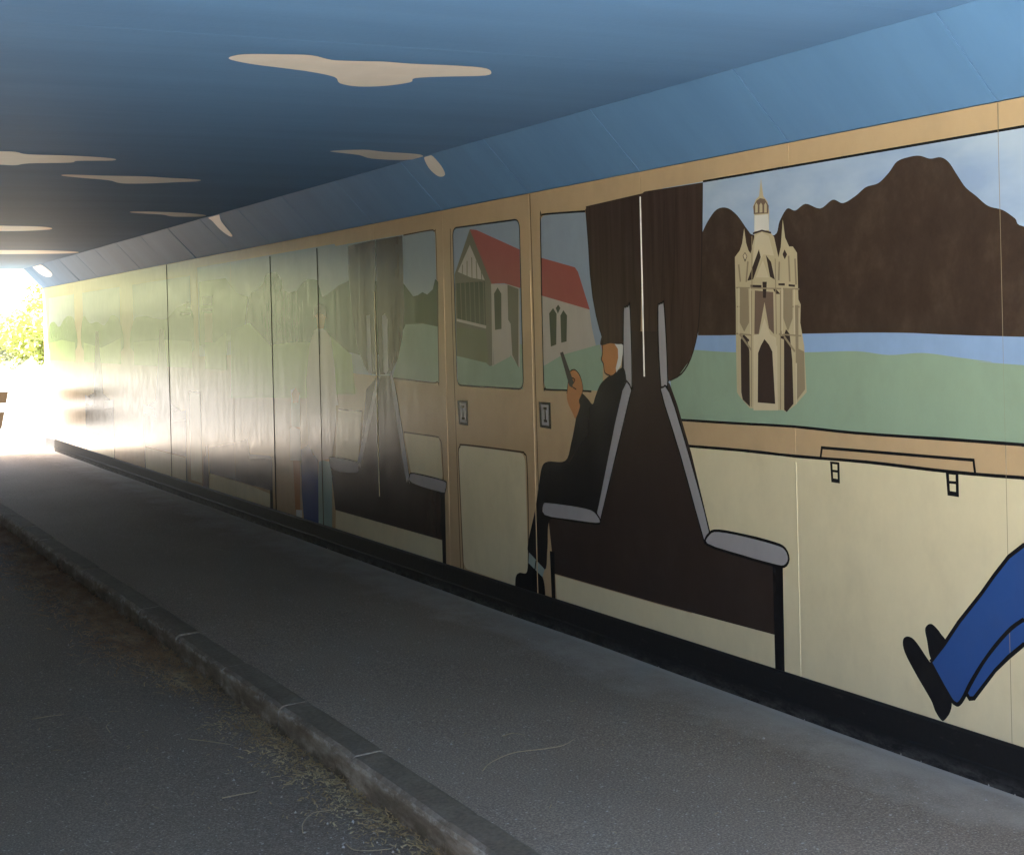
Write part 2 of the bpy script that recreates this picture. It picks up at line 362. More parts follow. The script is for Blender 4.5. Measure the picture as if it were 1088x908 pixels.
  ('s','curtain_fold',0.01,23,[(6.539,2.263),(6.529,1.893),(6.485,1.654)],0,0),
  ('s','curtain_fold',0.01,23,[(6.438,2.265),(6.429,1.889),(6.386,1.653)],0,0),
  ('s','curtain_fold',0.01,23,[(6.227,2.269),(6.261,1.883),(6.306,1.653)],0,0),
  ('s','curtain_fold',0.01,23,[(6.133,2.27),(6.167,1.879),(6.211,1.652)],0,0),
  ('s','curtain_fold',0.01,23,[(6.033,2.272),(6.067,1.876),(6.11,1.651)],0,0),
  ('s','curtain_fold',0.01,23,[(5.936,2.274),(5.969,1.872),(6.011,1.65)],0,0),
 ]),
 ('>headrest', [
  ('f','grey',1,32,[(6.553,1.449),(6.539,1.739),(6.52,1.767),(6.495,1.771),(6.473,1.753),(6.472,1.379),(6.498,1.364),(6.531,1.365)]),
  ('s','black',0.01,33,[(6.553,1.449),(6.539,1.739),(6.52,1.767),(6.495,1.771),(6.473,1.753),(6.472,1.379),(6.498,1.364),(6.531,1.365)],1,1),
 ]),
 ('>headrest', [
  ('f','grey',1,32,[(6.216,1.581),(6.212,1.758),(6.198,1.775),(6.174,1.779),(6.154,1.754),(6.139,1.408),(6.166,1.38),(6.192,1.371),(6.205,1.391)]),
  ('s','black',0.01,33,[(6.216,1.581),(6.212,1.758),(6.198,1.775),(6.174,1.779),(6.154,1.754),(6.139,1.408),(6.166,1.38),(6.192,1.371),(6.205,1.391)],1,1),
 ]),
 ('>seat_cushion', [
  ('f','grey',1,42,[(7.461,0.685),(7.397,0.699),(7.133,0.708),(6.922,0.706),(6.849,0.68),(6.824,0.651),(6.869,0.635),(7.138,0.624),(7.448,0.619)]),
  ('s','black',0.011,43,[(7.461,0.685),(7.397,0.699),(7.133,0.708),(6.922,0.706),(6.849,0.68),(6.824,0.651),(6.869,0.635),(7.138,0.624),(7.448,0.619)],1,1),
 ]),
 ('>seat_cushion', [
  ('f','grey',1,32,[(5.837,0.649),(5.814,0.703),(5.738,0.724),(5.526,0.725),(5.313,0.716),(5.241,0.702),(5.216,0.661),(5.25,0.624),(5.335,0.62),(5.562,0.629)]),
  ('s','black',0.014,33,[(5.837,0.649),(5.814,0.703),(5.738,0.724),(5.526,0.725),(5.313,0.716),(5.241,0.702),(5.216,0.661),(5.25,0.624),(5.335,0.62),(5.562,0.629)],1,1),
 ]),
 ('painted_double_seat', [
  ('f','seat',0,28,[(6.646,1.578),(6.531,1.645),(6.195,1.642),(6.17,1.423),(6.122,1.388),(6.06,1.29),(5.948,1.063),(5.806,0.706),(5.258,0.67),(5.28,0.622),(5.273,0.456),(5.278,0.317),(6.271,0.306),(7.351,0.307),(7.403,0.6),(7.457,0.631),(7.213,0.682),(6.883,0.674),(6.637,1.173),(6.563,1.348),(6.579,1.415),(6.553,1.559)]),
  ('f','black',0,29,[(5.333,0.627),(5.26,0.625),(5.264,0.165),(5.331,0.16)]),
  ('f','black',0,29,[(7.401,0.427),(7.345,0.428),(7.342,0.157),(7.392,0.16)]),
  ('f','cream',0,27,[(7.34,0.303),(6.271,0.302),(5.332,0.312),(5.334,0.164),(6.278,0.143),(7.326,0.154)]),
  ('f','grey',1,40,[(6.57,1.347),(6.48,1.353),(6.499,1.308),(6.792,0.719),(6.824,0.66),(6.859,0.694),(6.834,0.752)]),
  ('s','black',0.01,41,[(6.57,1.347),(6.48,1.353),(6.499,1.308),(6.792,0.719),(6.824,0.66),(6.859,0.694),(6.834,0.752)],1,1),
  ('f','grey',1,30,[(6.207,1.358),(6.127,1.349),(5.972,1.061),(5.814,0.714),(5.847,0.653),(5.884,0.71),(6.053,1.065)]),
  ('s','black',0.01,31,[(6.207,1.358),(6.127,1.349),(5.972,1.061),(5.814,0.714),(5.847,0.653),(5.884,0.71),(6.053,1.065)],1,1),
 ]),
 ('>phone', [
  ('f','phone',0,38,[(7.22,1.532),(7.187,1.539),(7.077,1.379),(7.094,1.346),(7.125,1.355)]),
 ]),
 ('painted_passenger', [
  ('f','suit',1,34,[(6.544,1.455),(6.614,1.446),(6.705,1.414),(6.79,1.37),(6.845,1.306),(6.876,1.264),(6.928,1.292),(6.995,1.316),(7.037,1.243),(7.073,1.147),(7.117,1.05),(7.189,0.945),(7.398,0.925),(7.472,0.88),(7.522,0.747),(7.571,0.622),(7.654,0.452),(7.649,0.38),(7.463,0.312),(7.423,0.44),(7.381,0.606),(7.138,0.616),(6.851,0.639),(6.799,0.718),(6.633,1.042),(6.533,1.333)]),
  ('f','skin',1,35,[(6.757,1.598),(6.761,1.529),(6.769,1.501),(6.752,1.477),(6.74,1.432),(6.686,1.418),(6.629,1.439),(6.605,1.493),(6.581,1.565),(6.6,1.598)]),
  ('f','white',0,36,[(6.636,1.583),(6.58,1.587),(6.549,1.574),(6.555,1.53),(6.578,1.472),(6.622,1.436),(6.628,1.457),(6.601,1.511),(6.602,1.556)]),
  ('f','curtain',1,37,[(6.78,1.58),(6.756,1.624),(6.676,1.642),(6.578,1.626),(6.545,1.587),(6.601,1.58),(6.679,1.585),(6.744,1.576)]),
  ('s','black',0.008,38,[(6.757,1.598),(6.761,1.529),(6.773,1.501),(6.752,1.477),(6.74,1.432),(6.686,1.418)],1,0),
  ('f','skin',1,36,[(7.155,1.312),(7.131,1.393),(7.113,1.431),(7.058,1.443),(7.002,1.408),(6.975,1.339),(7.02,1.278),(7.014,1.244),(7.063,1.182),(7.093,1.207),(7.145,1.262)]),
  ('s','black',0.007,37,[(7.155,1.312),(7.131,1.393),(7.113,1.431),(7.058,1.443),(7.002,1.408),(6.975,1.339),(7.02,1.278)],1,0),
  ('s','black',0.006,37,[(7.115,1.402),(7.061,1.39),(7.094,1.355),(7.048,1.338)],1,0),
  ('f','sock',0,35,[(7.649,0.388),(7.463,0.316),(7.491,0.268),(7.661,0.326)]),
  ('s','suit',0.012,36,[(7.564,0.353),(7.584,0.29)],0,0),
  ('f','black',1,34,[(7.84,0.146),(7.827,0.222),(7.78,0.253),(7.69,0.265),(7.643,0.332),(7.491,0.272),(7.464,0.137),(7.492,0.073),(7.844,0.079)]),
  ('f','tan',0,33,[(7.455,0.317),(7.419,0.44),(7.397,0.463),(7.387,0.169),(7.421,0.144)]),
  ('s','outline_soft',0.007,35,[(6.907,1.248),(6.941,1.097),(7.162,0.932)],0,0),
 ]),
 ('painted_church_window', [
  ('r','sky2',0.06,10,[(8.596,2.309),(7.672,2.297),(7.672,1.321),(8.585,1.323)]),
  ('f','field',0,11,[(8.579,1.63),(7.669,1.578),(7.68,1.321),(8.575,1.326)]),
  ('f','church_shade',0,12,[(8.581,2.021),(8.343,2.285),(8.051,1.937),(8.035,1.461),(8.106,1.448),(8.157,1.468),(8.58,1.507)]),
  ('f','church_wall',0,13,[(8.065,1.94),(7.692,1.922),(7.712,1.445),(7.826,1.518),(7.84,1.506),(8.049,1.455)]),
  ('f','roof',0,14,[(8.343,2.285),(8.248,2.274),(7.679,2.124),(7.68,1.902),(7.884,1.937),(8.056,1.94)]),
  ('f','church_shade',0,14,[(7.844,1.927),(7.704,1.898),(7.728,1.444),(7.804,1.518),(7.816,1.699),(7.847,1.724)]),
  ('f','glass_dark',0,14,[(8.579,1.962),(8.149,1.959),(8.144,1.693),(8.567,1.741)]),
  ('s','church_shade',0.012,15,[(8.566,1.962),(8.561,1.737)],0,0),
  ('s','church_shade',0.012,15,[(8.498,1.961),(8.493,1.729)],0,0),
  ('s','church_shade',0.012,15,[(8.431,1.96),(8.426,1.722)],0,0),
  ('s','church_shade',0.012,15,[(8.364,1.96),(8.36,1.715)],0,0),
  ('s','church_shade',0.012,15,[(8.299,1.959),(8.295,1.708)],0,0),
  ('s','church_shade',0.012,15,[(8.234,1.958),(8.231,1.701)],0,0),
  ('s','church_shade',0.012,15,[(8.17,1.957),(8.167,1.693)],0,0),
  ('s','church_wall',0.02,15,[(8.567,1.732),(8.145,1.683)],0,0),
  ('f','church_wall',0,14,[(8.534,2.032),(8.348,2.19),(8.149,1.966),(8.339,1.988)]),
  ('s','church_shade',0.012,15,[(8.461,2.073),(8.473,1.965)],0,0),
  ('s','church_shade',0.012,15,[(8.393,2.093),(8.4,1.962)],0,0),
  ('s','church_shade',0.012,15,[(8.325,2.112),(8.328,1.96)],0,0),
  ('s','church_shade',0.012,15,[(8.262,2.086),(8.257,1.957)],0,0),
  ('s','church_shade',0.012,15,[(8.199,2.06),(8.187,1.955)],0,0),
  ('f','church_low',0,13,[(8.57,1.682),(8.151,1.666),(8.12,1.46),(8.157,1.468),(8.58,1.507)]),
  ('f','glass_dark',0,15,[(8.026,1.881),(7.976,1.916),(7.929,1.878),(7.937,1.67),(8.024,1.665)]),
  ('s','church_wall',0.02,15,[(8.051,1.937),(8.064,1.448)],0,0),
  ('r','sky2',0.05,10,[(7.412,2.296),(6.897,2.286),(6.761,1.665),(6.777,1.337),(7.418,1.328)]),
  ('f','church_wall',0,11,[(7.425,1.851),(6.887,1.764),(6.865,1.666),(6.821,1.557),(6.965,1.523),(7.196,1.511),(7.428,1.457)]),
  ('f','field',0,12,[(7.421,1.457),(7.195,1.522),(6.787,1.579),(6.758,1.514),(6.766,1.337),(7.41,1.329)]),
  ('f','roof',0,13,[(7.419,2.063),(7.033,1.992),(7.0,1.966),(6.883,1.762),(7.43,1.853)]),
  ('f','glass_dark',0,13,[(7.337,1.751),(7.29,1.779),(7.251,1.747),(7.264,1.578),(7.327,1.567)]),
  ('f','glass_dark',0,13,[(7.208,1.737),(7.172,1.765),(7.133,1.736),(7.145,1.595),(7.206,1.588)]),
  ('f','glass_dark',0,13,[(7.259,1.778),(7.229,1.797),(7.206,1.777),(7.236,1.747)]),
  ('rs','black',0.011,17,[(8.596,2.309),(7.672,2.297),(7.672,1.321),(8.585,1.323)],0.06),
  ('s','black',0.011,17,[(6.906,2.282),(7.348,2.301),(7.398,2.293),(7.414,2.273),(7.421,1.741),(7.421,1.358),(7.405,1.335),(7.369,1.327),(7.066,1.331),(6.886,1.331)],1,0),
 ]),
 ('>door_handle', [
  ('f','black',0,12,[(8.588,1.226),(8.434,1.231),(8.436,1.076),(8.576,1.078)]),
  ('f','grey',0,13,[(8.559,1.212),(8.462,1.215),(8.461,1.092),(8.551,1.093)]),
  ('f','black',0,14,[(8.531,1.197),(8.486,1.199),(8.485,1.183),(8.53,1.182)]),
  ('f','black',0,14,[(8.527,1.125),(8.484,1.125),(8.484,1.11),(8.527,1.11)]),
  ('f','black',0,14,[(8.515,1.183),(8.5,1.183),(8.499,1.125),(8.513,1.125)]),
 ]),
 ('>door_handle', [
  ('f','black',0,12,[(7.487,1.257),(7.347,1.257),(7.346,1.109),(7.478,1.114)]),
  ('f','grey',0,13,[(7.461,1.243),(7.372,1.242),(7.37,1.125),(7.455,1.127)]),
  ('f','black',0,14,[(7.435,1.228),(7.394,1.228),(7.393,1.213),(7.434,1.214)]),
  ('f','black',0,14,[(7.432,1.159),(7.392,1.158),(7.391,1.143),(7.431,1.144)]),
  ('f','black',0,14,[(7.421,1.213),(7.407,1.213),(7.405,1.158),(7.418,1.158)]),
 ]),
 ('painted_door', [
  ('r','cream',0.07,10,[(8.59,0.95),(7.671,0.953),(7.666,0.167),(8.558,0.178)]),
  ('s','outline_brown',0.012,11,[(8.558,0.172),(8.586,0.785),(8.593,0.903),(8.563,0.94),(8.492,0.953),(7.767,0.958),(7.683,0.95),(7.651,0.898),(7.652,0.531),(7.678,0.16)],1,0),
  ('s','outline_brown',0.008,11,[(8.632,2.309),(8.637,1.851),(8.622,1.138),(8.6,0.172)],1,0),
  ('s','outline_brown',0.008,11,[(7.535,2.43),(7.524,1.77),(7.519,0.971),(7.509,0.626)],1,0),
  ('s','outline_brown',0.006,11,[(8.753,1.373),(8.752,0.892),(8.751,0.164)],0,0),
 ]),
 ('painted_hedge_window', [
  ('r','sky3',0.05,10,[(11.15,2.322),(8.867,2.321),(8.867,1.331),(11.111,1.382)]),
  ('f','hedge',0,11,[(11.149,2.037),(11.071,1.933),(10.898,1.971),(10.688,2.021),(10.486,2.049),(10.255,2.047),(9.749,2.015),(9.413,1.989),(9.334,1.943),(9.257,1.899),(9.177,1.904),(9.098,1.923),(9.022,1.905),(8.929,1.936),(8.886,2.001),(8.84,1.981),(8.859,1.572),(9.247,1.547),(10.143,1.491),(11.097,1.571)]),
  ('f','field',0,12,[(9.492,1.572),(9.449,1.673),(9.398,1.713),(9.111,1.717),(8.857,1.693),(8.861,1.334),(9.655,1.349),(9.562,1.469)]),
  ('f','sky3',0,12,[(8.892,2.301),(8.87,2.271),(8.968,2.046),(9.063,1.989),(9.122,2.041)]),
  ('f','field_light',0,12,[(11.132,1.687),(10.839,1.628),(10.446,1.502),(10.389,1.214),(11.125,1.192)]),
  ('s','outline_brown',0.01,16,[(9.399,2.317),(8.951,2.32),(8.886,2.308),(8.858,2.276),(8.859,1.861),(8.865,1.361),(8.891,1.337),(9.011,1.33),(9.638,1.346)],1,0),
 ]),
 ('painted_curtain', [
  ('f','curtain2',0,22,[(10.468,2.307),(9.923,2.318),(9.936,1.863),(9.916,1.36),(10.107,1.37),(10.203,1.436),(10.326,1.571),(10.407,1.791),(10.467,2.041)]),
  ('f','curtain2',0,22,[(9.905,2.317),(9.418,2.316),(9.422,2.002),(9.408,1.812),(9.462,1.623),(9.545,1.482),(9.687,1.377),(9.898,1.36),(9.918,1.862)]),
 ]),
 ('>seat_cushion', [
  ('f','grey',1,28,[(9.393,0.69),(9.313,0.713),(8.836,0.704),(8.788,0.681),(8.807,0.64),(8.867,0.621),(9.353,0.641)]),
  ('s','outline_soft',0.01,29,[(9.393,0.69),(9.313,0.713),(8.836,0.704),(8.788,0.681),(8.807,0.64),(8.867,0.621),(9.353,0.641)],1,1),
 ]),
 ('>seat_cushion', [
  ('f','grey',1,28,[(10.981,0.69),(10.919,0.714),(10.397,0.715),(10.358,0.672),(10.412,0.63),(10.903,0.613)]),
  ('s','outline_soft',0.01,29,[(10.981,0.69),(10.919,0.714),(10.397,0.715),(10.358,0.672),(10.412,0.63),(10.903,0.613)],1,1),
 ]),
 ('painted_double_seat', [
  ('f','seat',0,24,[(10.159,1.256),(9.95,1.35),(9.695,1.363),(9.644,1.27),(9.388,0.659),(8.84,0.637),(8.843,0.316),(10.878,0.313),(10.949,0.613),(10.433,0.633),(10.357,0.687)]),
  ('f','cream',0,23,[(10.869,0.314),(8.859,0.314),(8.868,0.158),(10.89,0.143)]),
  ('f','black',0,25,[(8.879,0.636),(8.813,0.642),(8.819,0.165),(8.875,0.157)]),
  ('f','grey',0,26,[(10.123,1.787),(10.057,1.788),(10.041,1.371),(10.108,1.357),(10.136,1.491)]),
  ('f','grey',0,26,[(9.817,1.781),(9.764,1.793),(9.725,1.754),(9.727,1.403),(9.774,1.369),(9.818,1.388)]),
  ('f','grey',1,26,[(9.696,1.348),(9.647,1.349),(9.573,1.201),(9.394,0.673),(9.424,0.659),(9.476,0.695)]),
  ('s','outline_soft',0.008,27,[(9.696,1.348),(9.647,1.349),(9.573,1.201),(9.394,0.673),(9.424,0.659),(9.476,0.695)],1,1),
  ('f','grey',0,26,[(9.95,1.343),(9.891,1.34),(10.324,0.675),(10.38,0.716)]),
 ]),
 ('painted_lower_panel', [
  ('r','cream',0.05,20,[(9.479,0.981),(8.88,0.982),(8.837,0.705),(9.365,0.7)]),
  ('s','outline_brown',0.01,21,[(9.479,0.981),(8.955,0.98),(8.88,0.969),(8.846,0.917),(8.833,0.693)],1,0),
 ]),
 ('painted_lower_panel', [
  ('f','cream',0,20,[(10.755,1.083),(10.262,1.087),(10.363,0.721),(10.849,0.718)]),
  ('s','outline_brown',0.01,21,[(10.754,1.087),(10.253,1.091)],0,0),
 ]),
 ('painted_passenger', [
  ('f','dress',0,26,[(11.263,1.688),(11.13,1.716),(10.982,1.686),(10.881,1.628),(10.814,1.4),(10.787,1.202),(10.752,1.118),(11.397,1.095),(11.47,1.331),(11.384,1.571)]),
  ('f','dress',0,26,[(11.481,1.321),(10.805,1.334),(10.805,1.018),(10.919,0.711),(11.232,0.657),(11.472,0.773)]),
  ('f','teal',0,25,[(11.231,0.673),(10.968,0.675),(10.929,0.566),(10.961,0.132),(11.28,0.137),(11.263,0.507)]),
  ('f','trousers',0,25,[(11.657,0.727),(11.445,0.785),(11.362,0.701),(11.252,0.693),(11.27,0.147),(11.63,0.161),(11.667,0.407)]),
  ('f','skin',0,27,[(11.231,1.82),(11.162,1.863),(11.034,1.853),(10.996,1.787),(11.045,1.701),(11.174,1.702)]),
  ('f','black_brown',0,28,[(11.279,1.777),(11.259,1.865),(11.138,1.899),(10.989,1.873),(10.963,1.772),(11.016,1.802),(11.165,1.826)]),
 ]),
 ('painted_child', [
  ('f','white',0,25,[(11.931,0.88),(11.856,0.906),(11.668,0.885),(11.664,0.635),(11.937,0.619)]),
  ('f','skin',0,24,[(11.869,0.621),(11.687,0.634),(11.718,0.228),(11.839,0.208)]),
  ('f','white',0,26,[(11.823,0.222),(11.671,0.233),(11.667,0.172),(11.818,0.164)]),
  ('f','field_pale',0,24,[(11.881,1.206),(11.76,1.224),(11.647,1.166),(11.666,0.908),(11.881,0.897)]),
  ('f','skin',0,26,[(11.86,1.175),(11.76,1.224),(11.655,1.181),(11.698,1.104),(11.832,1.099)]),
 ]),
 ('painted_tree_window', [
  ('r','sky3',0.04,10,[(14.739,2.339),(10.729,2.34),(10.745,1.543),(14.717,1.457)]),
  ('f','tree_green',0,11,[(13.184,1.468),(13.095,1.837),(12.936,2.025),(12.739,2.06),(12.573,2.103),(12.487,2.172),(12.355,2.191),(12.175,2.186),(12.055,2.116),(12.012,2.029),(11.867,2.004),(11.676,2.01),(11.531,2.066),(11.392,2.098),(11.171,2.082),(11.05,1.947),(10.753,1.995),(10.79,1.202),(13.213,1.131)]),
  ('f','field_light',0,12,[(13.58,1.707),(12.986,1.769),(12.405,1.57),(11.613,1.601),(10.784,1.571),(10.771,1.174),(13.635,1.083)]),
  ('f','tree_pale',0,11,[(14.647,2.196),(13.722,2.197),(13.369,2.047),(13.023,2.003),(13.164,1.704),(13.589,1.604),(14.707,1.568)]),
  ('f','tree_green',0,13,[(14.556,2.055),(14.185,2.044),(14.193,1.955),(14.544,1.958)]),
  ('f','tree_green',0,13,[(14.567,1.936),(14.196,1.928),(14.199,1.892),(14.571,1.896)]),
  ('f','tan',0,12,[(14.503,1.889),(14.2,1.883),(14.229,1.569),(14.498,1.568)]),
  ('f','tan',0,14,[(14.915,2.366),(14.715,2.362),(14.717,1.086),(14.895,1.081)]),
 ]),
 ('painted_double_seat', [
  ('f','seat',0,15,[(14.456,0.57),(13.428,0.684),(13.131,0.735),(13.06,0.572),(12.484,0.595),(12.48,0.322),(13.11,0.317),(14.445,0.324)]),
  ('f','cream',0,14,[(14.445,0.319),(13.11,0.314),(12.509,0.29),(12.519,0.165),(14.48,0.162)]),
  ('f','black',0,16,[(12.51,0.609),(12.431,0.614),(12.441,0.165),(12.52,0.163)]),
  ('f','black',0,16,[(14.577,0.581),(14.481,0.587),(14.48,0.162),(14.576,0.161)]),
  ('f','grey',0,16,[(13.115,0.594),(12.483,0.619),(12.484,0.595),(13.09,0.553)]),
 ]),
 ('painted_far_window', [
  ('f','sky3',0,10,[(13.75,1.34),(13.75,2.27),(14.5,2.27),(14.5,1.34)]),
  ('f','tree_pale',1,11,[(13.75,1.49),(13.75,1.8315786518831154),(13.9,1.8856152192659934),(14.05,1.9784407546430156),(14.2,1.856947560892519),(14.35,1.8758043992639708),(14.5,1.9513031404076606),(14.5,1.49)]),
  ('f','field_light',0,12,[(13.75,1.34),(13.75,1.689983869989604),(14.125,1.5972692710036136),(14.5,1.6),(14.5,1.34)]),
 ]),
 ('painted_far_window', [
  ('f','sky3',0,10,[(15.0,1.34),(15.0,2.27),(17.6,2.27),(17.6,1.34)]),
  ('f','tree_pale',1,11,[(15.0,1.49),(15.0,1.951809158714254),(15.52,1.963233465431867),(16.04,1.8500589456885417),(16.560000000000002,1.8686174354698646),(17.080000000000002,1.8965277530495104),(17.6,1.8460646765471544),(17.6,1.49)]),
  ('f','field_light',0,12,[(15.0,1.34),(15.0,1.6091764962978918),(16.3,1.6316165421453415),(17.6,1.6),(17.6,1.34)]),
 ]),
 ('painted_far_window', [
  ('f','sky3',0,10,[(18.3,1.34),(18.3,2.27),(20.6,2.27),(20.6,1.34)]),
  ('f','tree_pale',1,11,[(18.3,1.49),(18.3,1.837271096815161),(18.76,1.9395906589660734),(19.220000000000002,1.8202104107825814),(19.68,1.8683095023534986),(20.14,1.855143221542688),(20.6,1.9507761860940858),(20.6,1.49)]),
  ('f','field_light',0,12,[(18.3,1.34),(18.3,1.65193948958969),(19.450000000000003,1.533815511027293),(20.6,1.6),(20.6,1.34)]),
 ]),
 ('painted_far_window', [
  ('f','sky3',0,10,[(21.2,1.34),(21.2,2.27),(23.2,2.27),(23.2,1.34)]),
  ('f','tree_pale',1,11,[(21.2,1.49),(21.2,1.8834020645729674),(21.599999999999998,1.9771795905127831),(22.0,1.9328517014779574),(22.4,1.8295201877359428),(22.8,1.9093736280566604),(23.2,1.8449221121406396),(23.2,1.49)]),
  ('f','field_light',0,12,[(21.2,1.34),(21.2,1.6045660959884565),(22.2,1.64371759733345),(23.2,1.6),(23.2,1.34)]),
 ]),
 ('painted_tree', [
  ('f','tree_green',0,14,[(15.17,2.01),(15.036,2.014),(15.001,1.945),(15.203,1.946)]),
 ]),
 ('painted_tree', [
  ('f','tree_green',0,14,[(15.425,1.912),(14.994,1.904),(14.997,1.877),(15.373,1.88)]),
 ]),
 ('painted_double_seat', [
  ('f','seat',0,14,[(15.3,0.42),(15.3,0.85),(15.55,0.9),(15.9,0.95),(16.15,1.75),(16.35,1.75),(16.599999999999998,0.95),(16.95,0.9),(17.2,0.85),(17.2,0.42)]),
  ('f','cream',0,14,[(15.3,0.17),(15.3,0.41),(17.2,0.41),(17.2,0.17)]),
  ('f','black',0,15,[(15.3,0.17),(15.3,0.43),(15.350000000000001,0.43),(15.350000000000001,0.17)]),
  ('f','black',0,15,[(17.15,0.17),(17.15,0.43),(17.2,0.43),(17.2,0.17)]),
  ('f','grey',0,16,[(15.3,0.8),(15.3,0.9),(15.850000000000001,0.86),(15.850000000000001,0.76)]),
  ('f','grey',0,16,[(17.2,0.8),(17.2,0.9),(16.65,0.86),(16.65,0.76)]),
 ]),
 ('painted_double_seat', [
  ('f','seat',0,14,[(18.8,0.42),(18.8,0.85),(19.05,0.9),(19.400000000000002,0.95),(19.6,1.75),(19.800000000000004,1.75),(20.0,0.95),(20.35,0.9),(20.6,0.85),(20.6,0.42)]),
  ('f','cream',0,14,[(18.8,0.17),(18.8,0.41),(20.6,0.41),(20.6,0.17)]),
  ('f','black',0,15,[(18.8,0.17),(18.8,0.43),(18.85,0.43),(18.85,0.17)]),
  ('f','black',0,15,[(20.55,0.17),(20.55,0.43),(20.6,0.43),(20.6,0.17)]),
  ('f','grey',0,16,[(18.8,0.8),(18.8,0.9),(19.35,0.86),(19.35,0.76)]),
  ('f','grey',0,16,[(20.6,0.8),(20.6,0.9),(20.05,0.86),(20.05,0.76)]),
 ]),
 ('painted_door', [
  ('f','cream',0,13,[(14.72,0.2),(14.72,1.1),(15.15,1.1),(15.15,0.2)]),
  ('s','outline_brown',0.015,14,[(14.72,0.2),(14.72,1.1),(15.15,1.1),(15.15,0.2)],0,0),
  ('f','maroon',0,14,[(14.55,0.17),(14.55,0.5),(14.66,0.45),(14.7,0.17)]),
 ]),
]
CLOUDS = [([(1.629,5.575),(1.659,5.473),(1.787,5.429),(1.903,5.411),(2.011,5.479),(2.113,5.468),(2.213,5.446),(2.326,5.455),(2.521,5.438),(2.64,5.448),(2.71,5.515),(2.732,5.614),(2.588,5.689),(2.48,5.765),(2.501,5.87),(2.432,5.992),(2.331,6.04),(2.23,5.987),(2.155,5.847),(2.024,5.759),(1.877,5.707),(1.735,5.657)],None),([(3.009,8.28),(3.171,8.158),(3.326,8.221),(3.546,8.271),(3.635,8.358),(3.681,8.489),(3.582,8.601),(3.38,8.567),(3.235,8.408)],[(8.368,1.015),(8.275,1.001),(8.264,0.78),(8.313,0.608),(8.413,0.61),(8.439,0.799)]),([(1.13,8.757),(1.239,8.753),(1.323,8.756),(1.41,8.862),(1.655,8.863),(1.892,8.937),(1.92,9.055),(1.732,9.118),(1.706,9.224),(1.482,9.324),(1.425,9.44),(1.334,9.433),(1.215,9.434)],None),([(1.801,9.993),(1.814,9.907),(2.047,9.919),(2.314,9.908),(2.464,9.959),(2.701,10.029),(2.725,10.15),(2.619,10.229),(2.454,10.358),(2.268,10.399),(2.141,10.209),(1.968,10.108)],None),([(2.884,12.871),(2.9,12.729),(3.295,12.807),(3.559,13.028),(3.561,13.208),(3.337,13.241),(3.17,13.028)],[(13.25,0.998),(12.974,1.044),(12.9,0.994),(13.016,0.799),(13.065,0.42),(13.165,0.403),(13.241,0.618),(13.238,0.87)]),([(1.694,14.479),(2.042,14.538),(2.377,14.601),(2.534,14.759),(2.564,15.009),(2.378,15.215),(2.144,15.276),(1.782,15.239)],None),([(2.158,18.506),(2.598,18.551),(3.05,18.597),(3.526,18.873),(3.539,19.285),(2.725,19.466),(2.269,19.465)],None),(None,[(22.784,1.102),(22.206,1.045),(21.975,0.617),(22.183,0.43),(22.584,0.448),(22.848,0.681)])]
STALKS = [[(2.411,5.123,0.006),(2.487,5.205,0.006),(2.615,5.274,0.006),(2.734,5.262,0.006),(2.833,5.264,0.006),(2.93,5.331,0.006)],[(2.689,5.514,0.006),(2.744,5.529,0.006),(2.771,5.479,0.006)],[(1.571,5.714,-0.12),(1.645,5.724,-0.12),(1.71,5.726,-0.12),(1.754,5.783,-0.12)],[(1.713,5.166,-0.12),(1.746,5.265,-0.12),(1.815,5.359,-0.12),(1.881,5.357,-0.12)],[(1.806,4.975,-0.12),(1.809,4.907,-0.12),(1.859,4.867,-0.12),(1.923,4.851,-0.12)],[(1.395,6.927,-0.12),(1.404,7.053,-0.12),(1.452,7.139,-0.12)],[(1.122,7.365,-0.12),(1.193,7.381,-0.12),(1.27,7.373,-0.12)],[(1.675,6.626,-0.12),(1.754,6.525,-0.12),(1.813,6.436,-0.12)]]

# ------------------------------------------------------------------ mural wall
mural_wall = empty('mural_wall', 'long right-hand underpass wall painted with a train carriage mural', 'wall', loc=(WALL_X, 12, 0)); mural_wall['kind'] = 'thing'
def on_wall(o):
    o.parent = mural_wall; o.matrix_parent_inverse = mural_wall.matrix_world.inverted(); return o
mural_wall.matrix_world.translation = (WALL_X, 12, 0)
bpy.context.view_layer.update()
k0 = math.floor((NEAR_Y - JOINT0)/UNIT)
joints = [JOINT0 + UNIT*k for k in range(k0, 18) if NEAR_Y + .2 < JOINT0 + UNIT*k < FAR_Y - .2]
edges = [NEAR_Y] + joints + [FAR_Y]
for y0, y1 in zip(edges, edges[1:]):
    bm = bmesh.new(); box(bm, WALL_X, WALL_X + .18, y0 + (.0015 if y0 < 12 else .0003), y1 - (.0015 if y1 < 12 else .0003), -.2, WALL_TOP - .003, bev=.0025 if y1 < 14 else 0)
    on_wall(link_mesh('wall_panel', bm, paint('tan')))
bm = bmesh.new(); box(bm, WALL_X + .183, WALL_X + .35, NEAR_Y, FAR_Y, -.2, WALL_TOP + .2)
on_wall(link_mesh('backing_wall', bm, solid('raw_concrete', (.22, .21, .19))))
